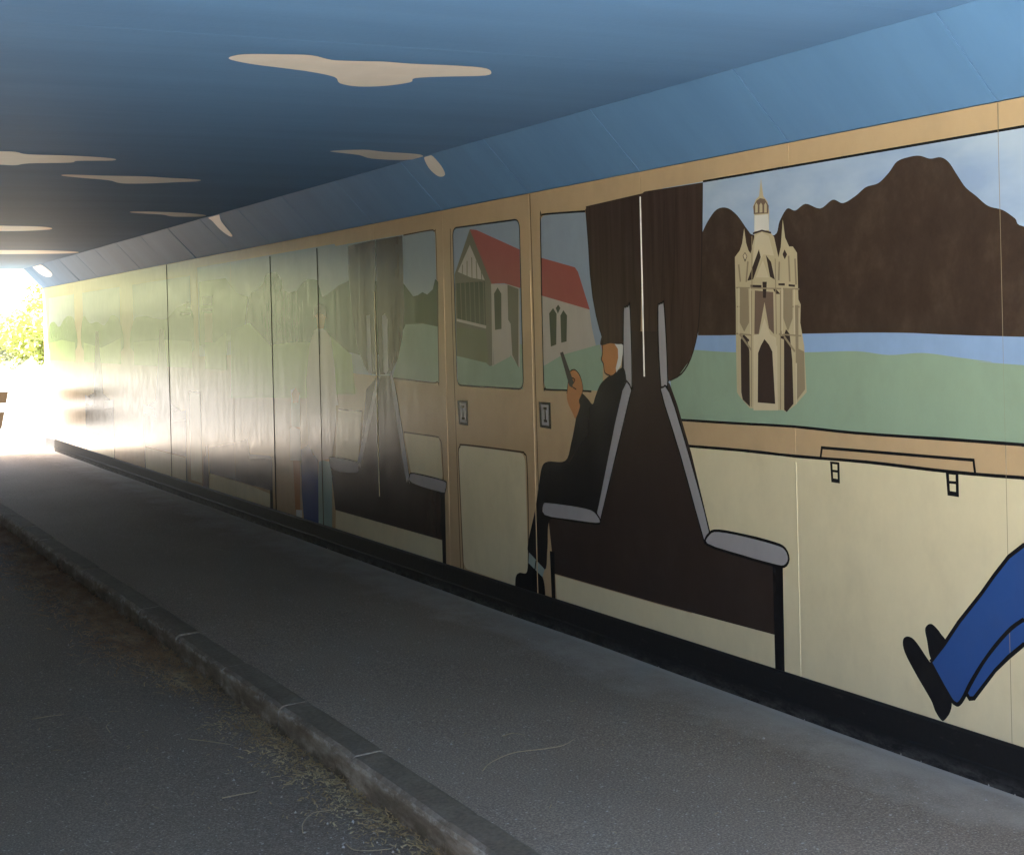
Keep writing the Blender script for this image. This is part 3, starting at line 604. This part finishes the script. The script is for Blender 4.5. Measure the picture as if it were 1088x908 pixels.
# black painted plinth with its small ledge
bm = bmesh.new()
extrude_profile(bm, [(WALL_X - .001, -.05), (WALL_X - .026, -.05), (WALL_X - .024, .060), (WALL_X - .020, .068), (WALL_X - .014, .160), (WALL_X - .008, .169), (WALL_X - .001, .170)], NEAR_Y + .002, FAR_Y - .002)
plm, nt, N, L, p = new_mat('black_plinth_paint')
n1 = noise_tex(nt, scaled_pos(nt, 1, 1.2, 5), 5, 7, .75)
L.new(mix(nt, maprange(nt, n1, .60, .80, 0, .5), (.014, .014, .015), (.10, .09, .08)), p.inputs['Base Color'])
sp = N.new('ShaderNodeSeparateXYZ'); gp = N.new('ShaderNodeNewGeometry'); L.new(gp.outputs['Position'], sp.inputs[0])
lo = maprange(nt, sp.outputs['Z'], .008, .060, .22, 0)
nn = N.new('ShaderNodeMath'); nn.operation = 'MULTIPLY'; L.new(lo, nn.inputs[0]); L.new(maprange(nt, noise_tex(nt, scaled_pos(nt, 1, 3, 9), 3, 6, .75), .40, .62, 0, 1), nn.inputs[1])
prev = p.inputs['Base Color'].links[0].from_socket
L.new(mix(nt, nn.outputs[0], prev, (.30, .285, .26)), p.inputs['Base Color'])
p.inputs['Roughness'].default_value = .7; p.inputs['Specular IOR Level'].default_value = .15
bump(nt, p, [(noise_tex(nt, scaled_pos(nt, 1, 1, 1), 30, 5), .004, .5)])
on_wall(link_mesh('plinth', bm, plm))
# the figures and windows painted on the panels
STEP = .00006
flat_items = []                          # (order, figure number, colour, polygons)
for fi, (name, items) in enumerate(FIGURES):
    for it in items:
        kind, pts = it[0], it[4]
        if kind == 'f': polys = [catmull(pts, True, 5) if it[2] else pts]
        elif kind == 'r': polys = [round_corners(pts, it[2])]
        elif kind == 'm': polys = [(catmull(pts, False, 5) if it[2] else pts) + it[5]]
        elif kind == 'rs': polys = ribbon(round_corners(pts, it[5]), it[2], True)
        else: polys = ribbon(catmull(pts, bool(it[6]), 3) if it[5] else pts, it[2], bool(it[6]))
        flat_items.append((it[3], fi, it[1], polys))
flat_items.sort(key=lambda q: q[0])
boxes = []; per_fig = {}
for order, fi, colour, polys in flat_items:     # each brush layer lies on top of the ones it crosses
    ys = [p[0] for q in polys for p in q]; zs = [p[1] for q in polys for p in q]
    bb = (min(ys), max(ys), min(zs), max(zs))
    lv = 1 + max([l for o, l in boxes if o[0] < bb[1] and o[1] > bb[0] and o[2] < bb[3] and o[3] > bb[2]] or [0])
    boxes.append((bb, lv)); per_fig.setdefault(fi, []).append((lv, colour, polys))
TOP_LEVEL = max(l for _, l in boxes)
pending = []                             # pieces of the figure that follows
for fi, (name, items) in enumerate(FIGURES):
    bm = bmesh.new(); mats = []
    for lv, colour, polys in per_fig[fi]:
        if colour not in mats: mats.append(colour)
        for q in polys: paint_polygon(bm, q, WALL_X - .0006 - STEP*lv, mats.index(colour))
    o = link_mesh(name.strip('>'), bm, [paint(c) for c in mats])
    if name[0] == '>': pending.append(o); continue
    on_wall(o)
    for q in pending: q.parent = o
    pending = []
# sealed joints: a raised bead per joint, most of them painted over in the colour around them
dark_joints = {JOINT0 + UNIT*k: z for k, z in ((7, (0.17, 2.33)), (6, (1.5, 2.33)), (10, (0.17, 2.43)))}
for y in joints:
    bm = bmesh.new()
    def bead(z0, z1, w, h, jog=0):
        n = 14; rings = []
        for i in range(n + 1):
            z = z0 + (z1-z0)*i/n; o = noise.noise(Vector((y, z*1.5, 3)))*.0012
            ww = w*(1 + .25*noise.noise(Vector((y*3, z*5, 1))))
            rings.append([bm.verts.new((WALL_X + dx, y + o + dy*ww, z)) for dx, dy in ((.001, -.5), (-h*.8, -.3), (-h, 0), (-h*.8, .3), (.001, .5))])
        for a, b in zip(rings, rings[1:]):
            for k in range(4): bm.faces.new((a[k], a[k+1], b[k+1], b[k]))
        bm.faces.new(rings[-1])
    dk = next((z for yy, z in dark_joints.items() if abs(yy-y) < .01), None)
    if dk:
        bead(dk[0], dk[1], .022, .0045); on_wall(link_mesh('joint_sealant', bm, paint('black'), smooth=True))
        if dk[0] > 1:
            bm = bmesh.new(); bead(.17, dk[0], .012, .0045); on_wall(link_mesh('joint_sealant', bm, paint('outline_brown'), smooth=True))
    elif abs(y - (JOINT0 + UNIT*2)) < .01:      # white bead down the curtain, none over the seat
        bead(1.42, 2.31, .011, .0055); on_wall(link_mesh('joint_sealant', bm, paint('white'), smooth=True))
    elif abs(y - JOINT0) < .01:
        bead(.17, 2.43, .004, .0009); on_wall(link_mesh('joint_sealant', bm, paint('stone_dark'), smooth=True))
    elif abs(y - JOINT0 - UNIT) < .01:          # only filled below the painted sill
        bead(.17, 1.08, .008, .0030); on_wall(link_mesh('joint_sealant', bm, paint('cream'), smooth=True))
    elif abs(y - JOINT0 - 5*UNIT) < .01:  # cream on this bead stands in for the bright highlight along the joint
        bead(.5, 1.95, .010, .0050); on_wall(link_mesh('joint_sealant', bm, paint('cream'), smooth=True))
    elif y < 9.5:
        bead(.17, 2.0, .009, .0045); on_wall(link_mesh('joint_sealant', bm, paint('tan'), smooth=True))
    elif y < 15:
        bead(.17, 2.43, .006, .0010); on_wall(link_mesh('joint_sealant', bm, paint('tan'), smooth=True))
    else: bm.free()

# ------------------------------------------------------------------ ceiling: precast units, haunches, painted clouds
tunnel_ceiling = empty('tunnel_ceiling', 'low sky-blue underpass ceiling with sloping edge and painted clouds', 'ceiling', loc=(1.2, 12, CEIL_Z)); tunnel_ceiling['kind'] = 'thing'
bpy.context.view_layer.update()
def on_ceiling(o):
    o.parent = tunnel_ceiling; o.matrix_parent_inverse = tunnel_ceiling.matrix_world.inverted(); return o
cm = ceiling_paint()
LX = LEFT_X + (WALL_X - CEIL_X)
rng = random.Random(5)
for i, (y0, y1) in enumerate(zip(edges, edges[1:])):
    dz = rng.uniform(-.001, .001) if y0 < 12 else rng.uniform(-.006, .006)
    bm = bmesh.new()
    box(bm, LX, CEIL_X, y0 + .0008, y1 - .0008, CEIL_Z, CEIL_Z + .28)
    on_ceiling(link_mesh('ceiling_slab', bm, cm))
    g = .0032 if y0 < 12 else .006
    for s in (1, -1):
        X = (lambda x: x) if s == 1 else (lambda x: LEFT_X + WALL_X - x)
        bm = bmesh.new()
        extrude_profile(bm, [(X(WALL_X + dz + .0), WALL_TOP), (X(CEIL_X + .003), CEIL_Z - .001), (X(CEIL_X + .003), CEIL_Z + .27), (X(WALL_X + .17), CEIL_Z + .27), (X(WALL_X + .17), WALL_TOP)], y0 + g, y1 - g)
        on_ceiling(link_mesh('haunch', bm, cm))
bm = bmesh.new(); box(bm, LEFT_X - .3, WALL_X + .35, NEAR_Y, FAR_Y, CEIL_Z + .285, CEIL_Z + .5)
on_ceiling(link_mesh('roof_slab', bm, solid('roof_concrete', (.22, .21, .19))))
cloudm = solid('cloud_paint', (.66, .62, .58), .45, .06, 6, .0015)
def sheet(bm, pts, off):
    V = [bm.verts.new(p) for p in pts]
    for t in tessellate_polygon([[Vector(p) for p in pts]]):
        f = bm.faces.new([V[i] for i in t]); f.normal_update()
        if f.normal.z > 0: f.normal_flip()
for flat, cham in CLOUDS:
    bm = bmesh.new()
    if flat: sheet(bm, [(min(x, CEIL_X - .004), y, CEIL_Z - .0020) for x, y in catmull(flat, True, 4)], 0)
    if cham:
        d = Vector((WALL_X - CEIL_X, 0, WALL_TOP - CEIL_Z)); nrm = Vector((d.z, 0, -d.x)).normalized()
        sheet(bm, [Vector((WALL_X, y, WALL_TOP)) + (-d)*min(t, .985) + nrm*.0035 for y, t in catmull(cham, True, 4)], 0)
    on_ceiling(link_mesh('painted_cloud', bm, cloudm))

# ------------------------------------------------------------------ the plain wall on the road side
bm = bmesh.new(); box(bm, LEFT_X - .3, LEFT_X, NEAR_Y, FAR_Y, -.3, WALL_TOP - .003)
tag(link_mesh('road_side_wall', bm, paint('stone_dark')), 'plain stone-coloured wall on the road side of the underpass', 'wall', kind='thing')

# ------------------------------------------------------------------ pavement, kerb, road
def strip(x0, x1, y0, y1, z, nx, ny, amp, name, m):
    bm = bmesh.new(); V = []
    for j in range(ny + 1):
        row = []
        for i in range(nx + 1):
            x, y = x0 + (x1-x0)*i/nx, y0 + (y1-y0)*j/ny
            row.append(bm.verts.new((x, y, z + amp*noise.noise(Vector((x*1.1, y*.8, 5))))))
        V.append(row)
    for j in range(ny):
        for i in range(nx): bm.faces.new((V[j][i], V[j][i+1], V[j+1][i+1], V[j+1][i]))
    return link_mesh(name, bm, m, smooth=True)
structure(strip(KERB_B - .03, WALL_X - .02, NEAR_Y - .5, FAR_Y + .6, 0, 10, 150, .007, 'sidewalk', asphalt('pavement_asphalt', (.190, .154, .118), (.300, .246, .190), True)), 'dark speckled asphalt pavement along the mural wall', 'pavement')
structure(strip(LEFT_X - .05, KERB_F + .04, NEAR_Y - .5, FAR_Y + .6, ROAD_Z, 14, 150, .008, 'road', asphalt('road_asphalt', (.165, .133, .102), (.255, .208, .160))), 'dark asphalt road beside the kerb', 'road')
km, nt, N, L, p = new_mat('worn_kerb_concrete')
P = scaled_pos(nt, 1, 1, 1)
a = noise_tex(nt, scaled_pos(nt, 1, .5, 1.5), 7, 7, .7)
s = N.new('ShaderNodeSeparateXYZ'); g = N.new('ShaderNodeNewGeometry'); L.new(g.outputs['Position'], s.inputs[0])
col = ramp(nt, a, [(.30, (.16, .13, .095)), (.50, (.28, .23, .172)), (.68, (.50, .44, .36))])
sn = N.new('ShaderNodeSeparateXYZ'); L.new(g.outputs['Normal'], sn.inputs[0])
topm = maprange(nt, sn.outputs['Z'], .55, .95, 0, .85)
col = mix(nt, topm, col, ramp(nt, noise_tex(nt, P, 60, 4), [(.3, (.085, .067, .046)), (.7, (.165, .132, .094))]))
moss = noise_tex(nt, scaled_pos(nt, 2, 1.1, 3), 5, 5, .7)
low = maprange(nt, s.outputs['Z'], -.10, -.03, .75, 0)
mm = N.new('ShaderNodeMath'); mm.operation = 'MULTIPLY'; L.new(low, mm.inputs[0]); L.new(maprange(nt, moss, .42, .6, 0, 1), mm.inputs[1])
col = mix(nt, mm.outputs[0], col, (.085, .065, .035))
edge = N.new('ShaderNodeMath'); edge.operation = 'MULTIPLY'
L.new(maprange(nt, s.outputs['Z'], -.045, -.018, 0, 1), edge.inputs[0]); L.new(maprange(nt, sn.outputs['Z'], .5, .9, 1, 0), edge.inputs[1])
chip = N.new('ShaderNodeMath'); chip.operation = 'MULTIPLY'; L.new(edge.outputs[0], chip.inputs[0]); L.new(maprange(nt, noise_tex(nt, scaled_pos(nt, 1, 2.2, 6), 6, 6, .7), .50, .60, 0, .85), chip.inputs[1])
col = mix(nt, chip.outputs[0], col, (.52, .48, .42))
L.new(col, p.inputs['Base Color']); p.inputs['Roughness'].default_value = .85
bump(nt, p, [(a, .02, .6), (noise_tex(nt, P, 120, 3), .004, .6)])
bm = bmesh.new(); y = NEAR_Y - .45; rng = random.Random(3)
while y < FAR_Y + .3:
    o = rng.uniform(-.006, .006); zz = rng.uniform(-.004, .005)
    prof = [(KERB_F + o, -.22), (KERB_F + o, -.026 + zz), (KERB_F + .006 + o, -.008 + zz), (KERB_F + .022 + o, .004 + zz), (KERB_B - .01 + o, .010 + zz), (KERB_B + .002 + o, .006 + zz), (KERB_B + .002 + o, -.22)]
    ny = 10; rings = []
    y0, y1 = y + .005, y + .91
    for j in range(ny + 1):
        yy = y0 + (y1-y0)*j/ny; r = []
        for q, (x, z) in enumerate(prof):
            w = noise.noise(Vector((q*1.7 + y, yy*6, 2)))
            chip = .012*max(0, noise.noise(Vector((yy*9, 7, 1))) - .15) if q in (1, 2, 3) else 0
            ends = .003 if j in (0, ny) and q in (1, 2, 3, 4, 5) else 0
            r.append(bm.verts.new((x + .003*w + chip, yy, z - (.003*abs(w) + chip*.8 + ends if q not in (0, 6) else 0))))
        rings.append(r)
    for A, B in zip(rings, rings[1:]):
        for q in range(len(prof)): bm.faces.new((A[q], A[(q+1) % 7], B[(q+1) % 7], B[q]))
    bm.faces.new(rings[0][::-1]); bm.faces.new(rings[-1])
    y += .92
bmesh.ops.recalc_face_normals(bm, faces=bm.faces)
structure(link_mesh('kerb', bm, km), 'worn concrete kerb between pavement and road', 'kerb')

# straw and pine litter blown against the kerb
sm, nt, N, L, p = new_mat('dry_straw')
oi = noise_tex(nt, scaled_pos(nt, 1, .35, 1), 9, 4, .7)
sy = N.new('ShaderNodeSeparateXYZ'); gy = N.new('ShaderNodeNewGeometry'); L.new(gy.outputs['Position'], sy.inputs[0])
L.new(mix(nt, maprange(nt, sy.outputs['Y'], 6.0, 9.0, 0, 1), ramp(nt, oi, [(.3, (.26, .17, .085)), (.5, (.44, .32, .16)), (.68, (.60, .50, .29))]),
          ramp(nt, oi, [(.3, (.26, .145, .075)), (.5, (.42, .26, .14)), (.68, (.54, .39, .23))])), p.inputs['Base Color']); p.inputs['Roughness'].default_value = .8
bm = bmesh.new(); rng = random.Random(11)
def blade(x, y, z, ang, ln, w, tilt):
    d = Vector((math.cos(ang), math.sin(ang), tilt))*ln; s_ = Vector((-math.sin(ang), math.cos(ang), rng.uniform(-.4, .4)))*w
    c = Vector((x, y, z)); bend = Vector((rng.uniform(-1, 1), rng.uniform(-1, 1), 0))*ln*.12 + Vector((0, 0, ln*.06))
    a0, a1 = bm.verts.new(c - s_), bm.verts.new(c + s_); m0, m1 = bm.verts.new(c + d*.5 + bend - s_), bm.verts.new(c + d*.5 + bend + s_)
    e = bm.verts.new(c + d)
    bm.faces.new((a0, a1, m1, m0)); bm.faces.new((m0, m1, e))
for _ in range(26000):
    y = 3.9 + 17*rng.random()**1.25
    dens = .5 + .9*noise.noise(Vector((y*1.3, 4, 0))) + .25*noise.noise(Vector((y*5, 9, 0)))
    if y < 7.2: dens = dens*1.1 - .12
    if y > 8: dens += .25
    if rng.random() > dens: continue
    wid = .10 + .14*max(0, dens)
    x = KERB_F - .006 - abs(rng.gauss(0, wid*(.75 if y > 7.2 else .55 + .5*max(0, noise.noise(Vector((y*4, 2, 7)))))))
    blade(x, y, ROAD_Z + .006 + .03*rng.random()*max(0, 1-(KERB_F-x)/.15), rng.gauss(math.pi/2, .9), rng.uniform(.025, .11) if y > 7.5 else rng.uniform(.010, .045), rng.uniform(.0013, .0032)*(1 if y < 9 else 1.6), rng.uniform(-.02, .10))
for _ in range(420):
    y = 3.9 + 8*rng.random(); x = KERB_F - abs(rng.gauss(0, .5))
    blade(x, y, ROAD_Z + .010, rng.uniform(0, 6.3), rng.uniform(.012, .06), rng.uniform(.0008, .0016), .02)
for _ in range(70):
    y = 3.9 + 6*rng.random(); x = rng.uniform(KERB_B, WALL_X - .1)
    blade(x, y, .010, rng.uniform(0, 6.3), rng.uniform(.010, .05), rng.uniform(.0007, .0014), .02)
tag(link_mesh('straw_litter', bm, sm), 'dry straw and needles gathered along the foot of the kerb', 'litter', kind='stuff')
# pale crumbs of grit
bm = bmesh.new()
for _ in range(230):
    y = 3.9 + 6.5*rng.random()**1.5; x = KERB_F - abs(rng.gauss(.02, .22)); z = ROAD_Z + .010; r = rng.uniform(.002, .007)
    if rng.random() < .25: x = rng.uniform(KERB_B, WALL_X - .05); z = .010
    vs = [bm.verts.new((x + r*rng.uniform(.5, 1.3)*math.cos(t), y + r*rng.uniform(.5, 1.3)*math.sin(t), z - .004)) for t in (0, 1.6, 3.1, 4.7)]
    tp = bm.verts.new((x, y, z + r*.6))
    for k in range(4): bm.faces.new((vs[k], vs[(k+1) % 4], tp))
for _ in range(90):
    y = 3.7 + 14*rng.random()**1.4; x = WALL_X - .03 - abs(rng.gauss(0, .035)); z = .010; r = rng.uniform(.002, .005)
    vs = [bm.verts.new((x + r*rng.uniform(.5, 1.3)*math.cos(t), y + r*rng.uniform(.5, 1.5)*math.sin(t), z - .006)) for t in (0, 1.3, 2.6, 3.9, 5.1)]
    tp = bm.verts.new((x, y, z + r*.5))
    for k in range(5): bm.faces.new((vs[k], vs[(k+1) % 5], tp))
tag(link_mesh('pale_grit', bm, solid('grit', (.40, .37, .33), .8)), 'scattered pale grit on the road and pavement', 'grit', kind='stuff')
# single stalks lying about
stm = solid('pale_stalk', (.42, .33, .20), .7)
STL = ['long pale bent stalk lying on the pavement, longest of all', 'short pale stalk on the pavement beside the longest stalk',
       'pale straight twig lying on the road beside the kerb litter', 'hooked pale stalk curling on the road near the kerb',
       'curved pale stalk at the bottom edge of the road', 'small hooked stalk on the road, away from the kerb',
       'thin straight twig on the road, farthest left of the stalks', 'thin pale stalk on the road between hooked stalk and kerb']
for pts, lab in zip(STALKS, STL):
    c = catmull([(x, y, z + .006) for x, y, z in pts], False, 4); n = len(c)
    bm = bmesh.new(); tube(bm, c, .0023, 5, [1 - .6*i/n for i in range(n)])
    tag(link_mesh('dry_stalk', bm, stm, smooth=True), lab, 'stalk', 'dry stalks lying on the ground')

# ------------------------------------------------------------------ outside: ground, paved forecourt, banks, trees
gm = solid('meadow_ground', (.10, .12, .05), .9, .4, .8, .02)
bm = bmesh.new(); Q = 900
for f in ((-Q, -Q), (Q, -Q), (Q, Q), (-Q, Q)): bm.verts.new((*f, -.34))
bm.faces.new(bm.verts[:])
structure(link_mesh('ground', bm, gm), 'open ground around the underpass', 'ground')
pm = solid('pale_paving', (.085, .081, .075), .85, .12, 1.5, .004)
def left_edge(y): return -2.2 - max(0, y - 27)*.19
def right_edge(y): return 4.6 + max(0, y - 25)*.112
def slab(name, rows, z, m, lab, cat):
    bm = bmesh.new(); V = [[bm.verts.new((x, y, z)) for x in xs] for y, xs in rows]
    for A, B in zip(V, V[1:]): bm.faces.new((A[0], A[1], B[1], B[0]))
    structure(link_mesh(name, bm, m), lab, cat)
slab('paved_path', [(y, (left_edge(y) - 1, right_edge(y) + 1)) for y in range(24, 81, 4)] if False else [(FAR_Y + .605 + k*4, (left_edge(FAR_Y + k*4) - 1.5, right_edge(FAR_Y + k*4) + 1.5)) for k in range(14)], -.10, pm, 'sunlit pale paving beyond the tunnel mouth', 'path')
slab('bounce_apron', [(-40, (-9, 12)), (NEAR_Y - .505, (-9, 12))], -.10, solid('pale_bounce_concrete', (.44, .42, .38), .85, .12, 1.5, .004), 'unseen pale apron added at the near mouth to bounce light inside', 'path')  # added out of view: bounces sunlight onto the near ceiling and walls
gr = solid('dry_grass', (.25, .30, .10), .9, .4, 3.0, .05, stops=[(.3, (.036, .052, .014)), (.5, (.062, .074, .022)), (.72, (.115, .108, .045))])
def bank(name, side, y0, y1, lab):
    bm = bmesh.new(); V = []; ny, nx = 40, 14
    for j in range(ny + 1):
        y = y0 + (y1-y0)*j/ny; row = []
        for i in range(nx + 1):
            t = i/nx; d = 26*t**1.4
            e = right_edge(y) if side > 0 else left_edge(y)
            x = e + side*d
            z = -.14 + 5.5*(1 - math.exp(-d/5.5)) + .35*noise.noise(Vector((x*.25, y*.25, 1)))*min(1, d)
            row.append(bm.verts.new((x, y, z)))
        V.append(row)
    for j in range(ny):
        for i in range(nx):
            q = (V[j][i], V[j][i+1], V[j+1][i+1], V[j+1][i]); bm.faces.new(q if side > 0 else q[::-1])
    structure(link_mesh(name, bm, gr, smooth=True), lab, 'hillside')
bank('grass_bank', 1, FAR_Y + .9, 76, 'bright dry grass bank right of the tunnel mouth')
bank('grass_bank', -1, FAR_Y + .9, 76, 'grass bank on the far side of the paved path')
bm = bmesh.new(); V = []
for j in range(13):
    row = []
    for i in range(31):
        x = -60 + 4*i; y = 76 + 3*j
        row.append(bm.verts.new((x, y, -.16 + 7*(1 - math.exp(-j/4)) + .5*noise.noise(Vector((x*.15, y*.2, 2))))))
    V.append(row)
for A, B in zip(V, V[1:]):
    for i in range(30): bm.faces.new((A[i], A[i+1], B[i+1], B[i]))
structure(link_mesh('hill', bm, gr, smooth=True), 'grassy rise closing the view beyond the path', 'hill')
em = bmesh.new()
box(em, -70, LEFT_X - .305, NEAR_Y + .3, FAR_Y - .3, -.30, 3.6); box(em, WALL_X + .355, 70, NEAR_Y + .3, FAR_Y - .3, -.30, 3.6); box(em, -70, 70, NEAR_Y + .3, FAR_Y - .3, 3.605, 4.6)
structure(link_mesh('embankment', em, gr), 'earth embankment the underpass runs through', 'hill')

lm, nt, N, L, p = new_mat('leaves')
n = noise_tex(nt, scaled_pos(nt, 1, 1, 1), 1.2, 4)
L.new(ramp(nt, n, [(.3, (.03, .055, .012)), (.55, (.065, .10, .022)), (.75, (.12, .145, .035))]), p.inputs['Base Color']); p.inputs['Roughness'].default_value = .6
bark = solid('bark', (.12, .09, .065), .9, .3, 10, .01)
def tree(x, y, z, h, r, seed, lab, kind='leafy_tree', group=None, leaf=None):
    rng = random.Random(seed); t = empty(kind, lab, 'tree' if 'tree' in kind else 'bush', group, (x, y, z))
    bm = bmesh.new(); top = h*(.62 if 'tree' in kind else .22)
    tube(bm, [(0, 0, -.3), (.05*h*.3, 0, top*.5), (0, .05*h*.2, top)], .035*h, 8, [1.2, .8, .4])
    tips = []
    for k in range(7):
        a = k*.9 + rng.random(); l = r*rng.uniform(.5, .85); b = top*rng.uniform(.45, .95)
        e = (l*math.cos(a), l*math.sin(a), b + l*rng.uniform(.3, .9)); tips.append(e)
        tube(bm, [(0, 0, b), tuple(v*.5 + (0, 0, b*.5)[i] for i, v in enumerate(e)), e], .014*h, 5, [1, .7, .3])
    link_mesh('trunk', bm, bark, t, True)
    bm = bmesh.new(); cl = [(Vector(e), r*rng.uniform(.35, .55)) for e in tips] + [(Vector((rng.gauss(0, r*.3), rng.gauss(0, r*.3), h*rng.uniform(*((.45, .9) if 'tree' in kind else (.12, .85))))), r*rng.uniform(.3, .55)) for _ in range(9 if 'tree' in kind else 14)]
    for c, cr in cl:
        for _ in range(230):
            v = Vector((rng.gauss(0, 1), rng.gauss(0, 1), rng.gauss(0, 1))).normalized()*cr*rng.random()**.4
            q = c + v; u = Vector((rng.gauss(0, 1), rng.gauss(0, 1), rng.gauss(0, .6))).normalized(); w = u.cross(Vector((rng.random(), rng.random(), 1))).normalized(); s_ = rng.uniform(.07, .16)
            bm.faces.new([bm.verts.new(q + u*s_), bm.verts.new(q + w*s_*.5), bm.verts.new(q - u*s_), bm.verts.new(q - w*s_*.5)])
    link_mesh('crown', bm, leaf or lm, t)
    return t
for k, (x, y, z, h, r) in enumerate([(13.5, 46, 3.2, 5, 2.2), (11.6, 55, 2.6, 6, 2.6), (-6.5, 34, 2.4, 5.5, 2.4), (-8.0, 42, 1.8, 5, 2.3), (-11.5, 50, 2.0, 6.5, 2.8), (-14.0, 60, 2.0, 6, 2.6), (8.4, 33, 2.0, 2.2, 1.2)]):
    tree(x, y, z, h, r, 20 + k, 'pale sunlit tree on the grass bank outside the tunnel', group='trees on the grass banks')
for k, x in enumerate((-22, -17, -12.5, -8, -3, 2, 7, 17, 22)):
    tree(x, 79 + (k*37 % 5), .8, 7 + (k*13 % 4), 3.0, 60 + k, 'tree at the far end of the paved path', group='trees closing the far end of the path')

pl = solid('pale_leaves', (.2, .22, .07), .6, .3, 1.4, .001, stops=[(.3, (.17, .22, .06)), (.55, (.32, .34, .13)), (.75, (.48, .46, .24))])
for k, (x, y, z, h, r) in enumerate([(9.9, 54, .6, 1.7, 1.5), (11.6, 59, 1.2, 2.6, 2.2), (11.4, 68, .2, 2.6, 2.2), (13.6, 72, 1.5, 3.4, 2.6)]):
    tree(x, y, z, h, r, 90 + k, 'yellow-green sunlit bush closing the view right of the path', 'leafy_bush', 'bushes beyond the tunnel mouth', pl)

# barrier of two brown boards just outside the mouth
wm = solid('brown_board', (.060, .042, .028), .7, .3, 6, .003)
wb = empty('board_barrier', 'low barrier of two brown boards beyond the tunnel mouth', 'barrier', loc=(3.2, 24.85, -.1))
def plank(x0, x1, z0, z1, sl):
    bm = bmesh.new()
    pr = [(x0, z0), (x1 - sl*(1.05 - z0), z0), (x1 - sl*(1.05 - z1), z1), (x0, z1)]
    a_ = [bm.verts.new((x, -.02, z)) for x, z in pr]; b_ = [bm.verts.new((x, .02, z)) for x, z in pr]
    bm.faces.new(a_); bm.faces.new(b_[::-1])
    for i in range(4): bm.faces.new((a_[i], b_[i], b_[(i+1) % 4], a_[(i+1) % 4]))
    bmesh.ops.recalc_face_normals(bm, faces=bm.faces)
    link_mesh('board', bm, wm, wb)
plank(-.55, .37, .36, .62, .2); plank(-.55, .37, .76, .94, .2)
for x in (-.42, .14):
    bm = bmesh.new(); box(bm, x - .045, x + .045, .021, .10, -.2, .97, bev=.006); link_mesh('post', bm, wm, wb)

# ------------------------------------------------------------------ daylight
SUN_EL, SUN_AZ = 58, -62        # azimuth from +y towards +x
w = bpy.data.worlds.new('World'); scene.world = w; w.use_nodes = True
nt = w.node_tree; bg = nt.nodes['Background']
sky = nt.nodes.new('ShaderNodeTexSky'); sky.sky_type = 'NISHITA'; sky.sun_disc = False
sky.sun_elevation = rad(SUN_EL); sky.sun_rotation = rad(SUN_AZ % 360); sky.air_density = .6; sky.dust_density = 7; sky.ozone_density = .4
nt.links.new(sky.outputs['Color'], bg.inputs['Color']); bg.inputs['Strength'].default_value = .06
sl = bpy.data.lights.new('sun', 'SUN'); sl.energy = 5.0; sl.angle = rad(.5); sl.color = (1, .95, .87)
so = bpy.data.objects.new('sun', sl); COL.objects.link(so)
ds = Vector((math.sin(rad(SUN_AZ))*math.cos(rad(SUN_EL)), math.cos(rad(SUN_AZ))*math.cos(rad(SUN_EL)), math.sin(rad(SUN_EL))))
so.rotation_euler = ds.to_track_quat('Z', 'Y').to_euler(); so.location = (0, 0, 40)

# ------------------------------------------------------------------ camera
cam = bpy.data.cameras.new('camera'); co = bpy.data.objects.new('camera', cam); COL.objects.link(co); scene.camera = co
yaw, pitch, roll, F, CY = .4665, -.0043, -.0242, 1594.92, 353.13
fw = Vector((math.sin(yaw)*math.cos(pitch), math.cos(yaw)*math.cos(pitch), math.sin(pitch)))
rt = Vector((math.cos(yaw), -math.sin(yaw), 0)); up = rt.cross(fw)
R = rt*math.cos(roll) + up*math.sin(roll); U = up*math.cos(roll) - rt*math.sin(roll)
from mathutils import Matrix
M = Matrix((R, U, -fw)).transposed().to_4x4(); M.translation = (0, 0, EYE); co.matrix_world = M
cam.sensor_fit = 'HORIZONTAL'; cam.sensor_width = 36; cam.lens = 36*F/1088
cam.shift_y = -(454 - CY)/1088; cam.clip_start = .05; cam.clip_end = 3000

# ------------------------------------------------------------------ render settings
vs = scene.view_settings; scene.display_settings.display_device = 'sRGB'
vs.view_transform = 'Standard'; vs.look = 'None'; vs.gamma = 1; vs.use_curve_mapping = False
vs.exposure = EXPOSURE
c = scene.cycles; c.use_denoising = True; c.max_bounces = 16; c.diffuse_bounces = 8; c.glossy_bounces = 6
c.use_adaptive_sampling = False; c.sample_clamp_indirect = 12; c.caustics_reflective = False; c.caustics_refractive = False
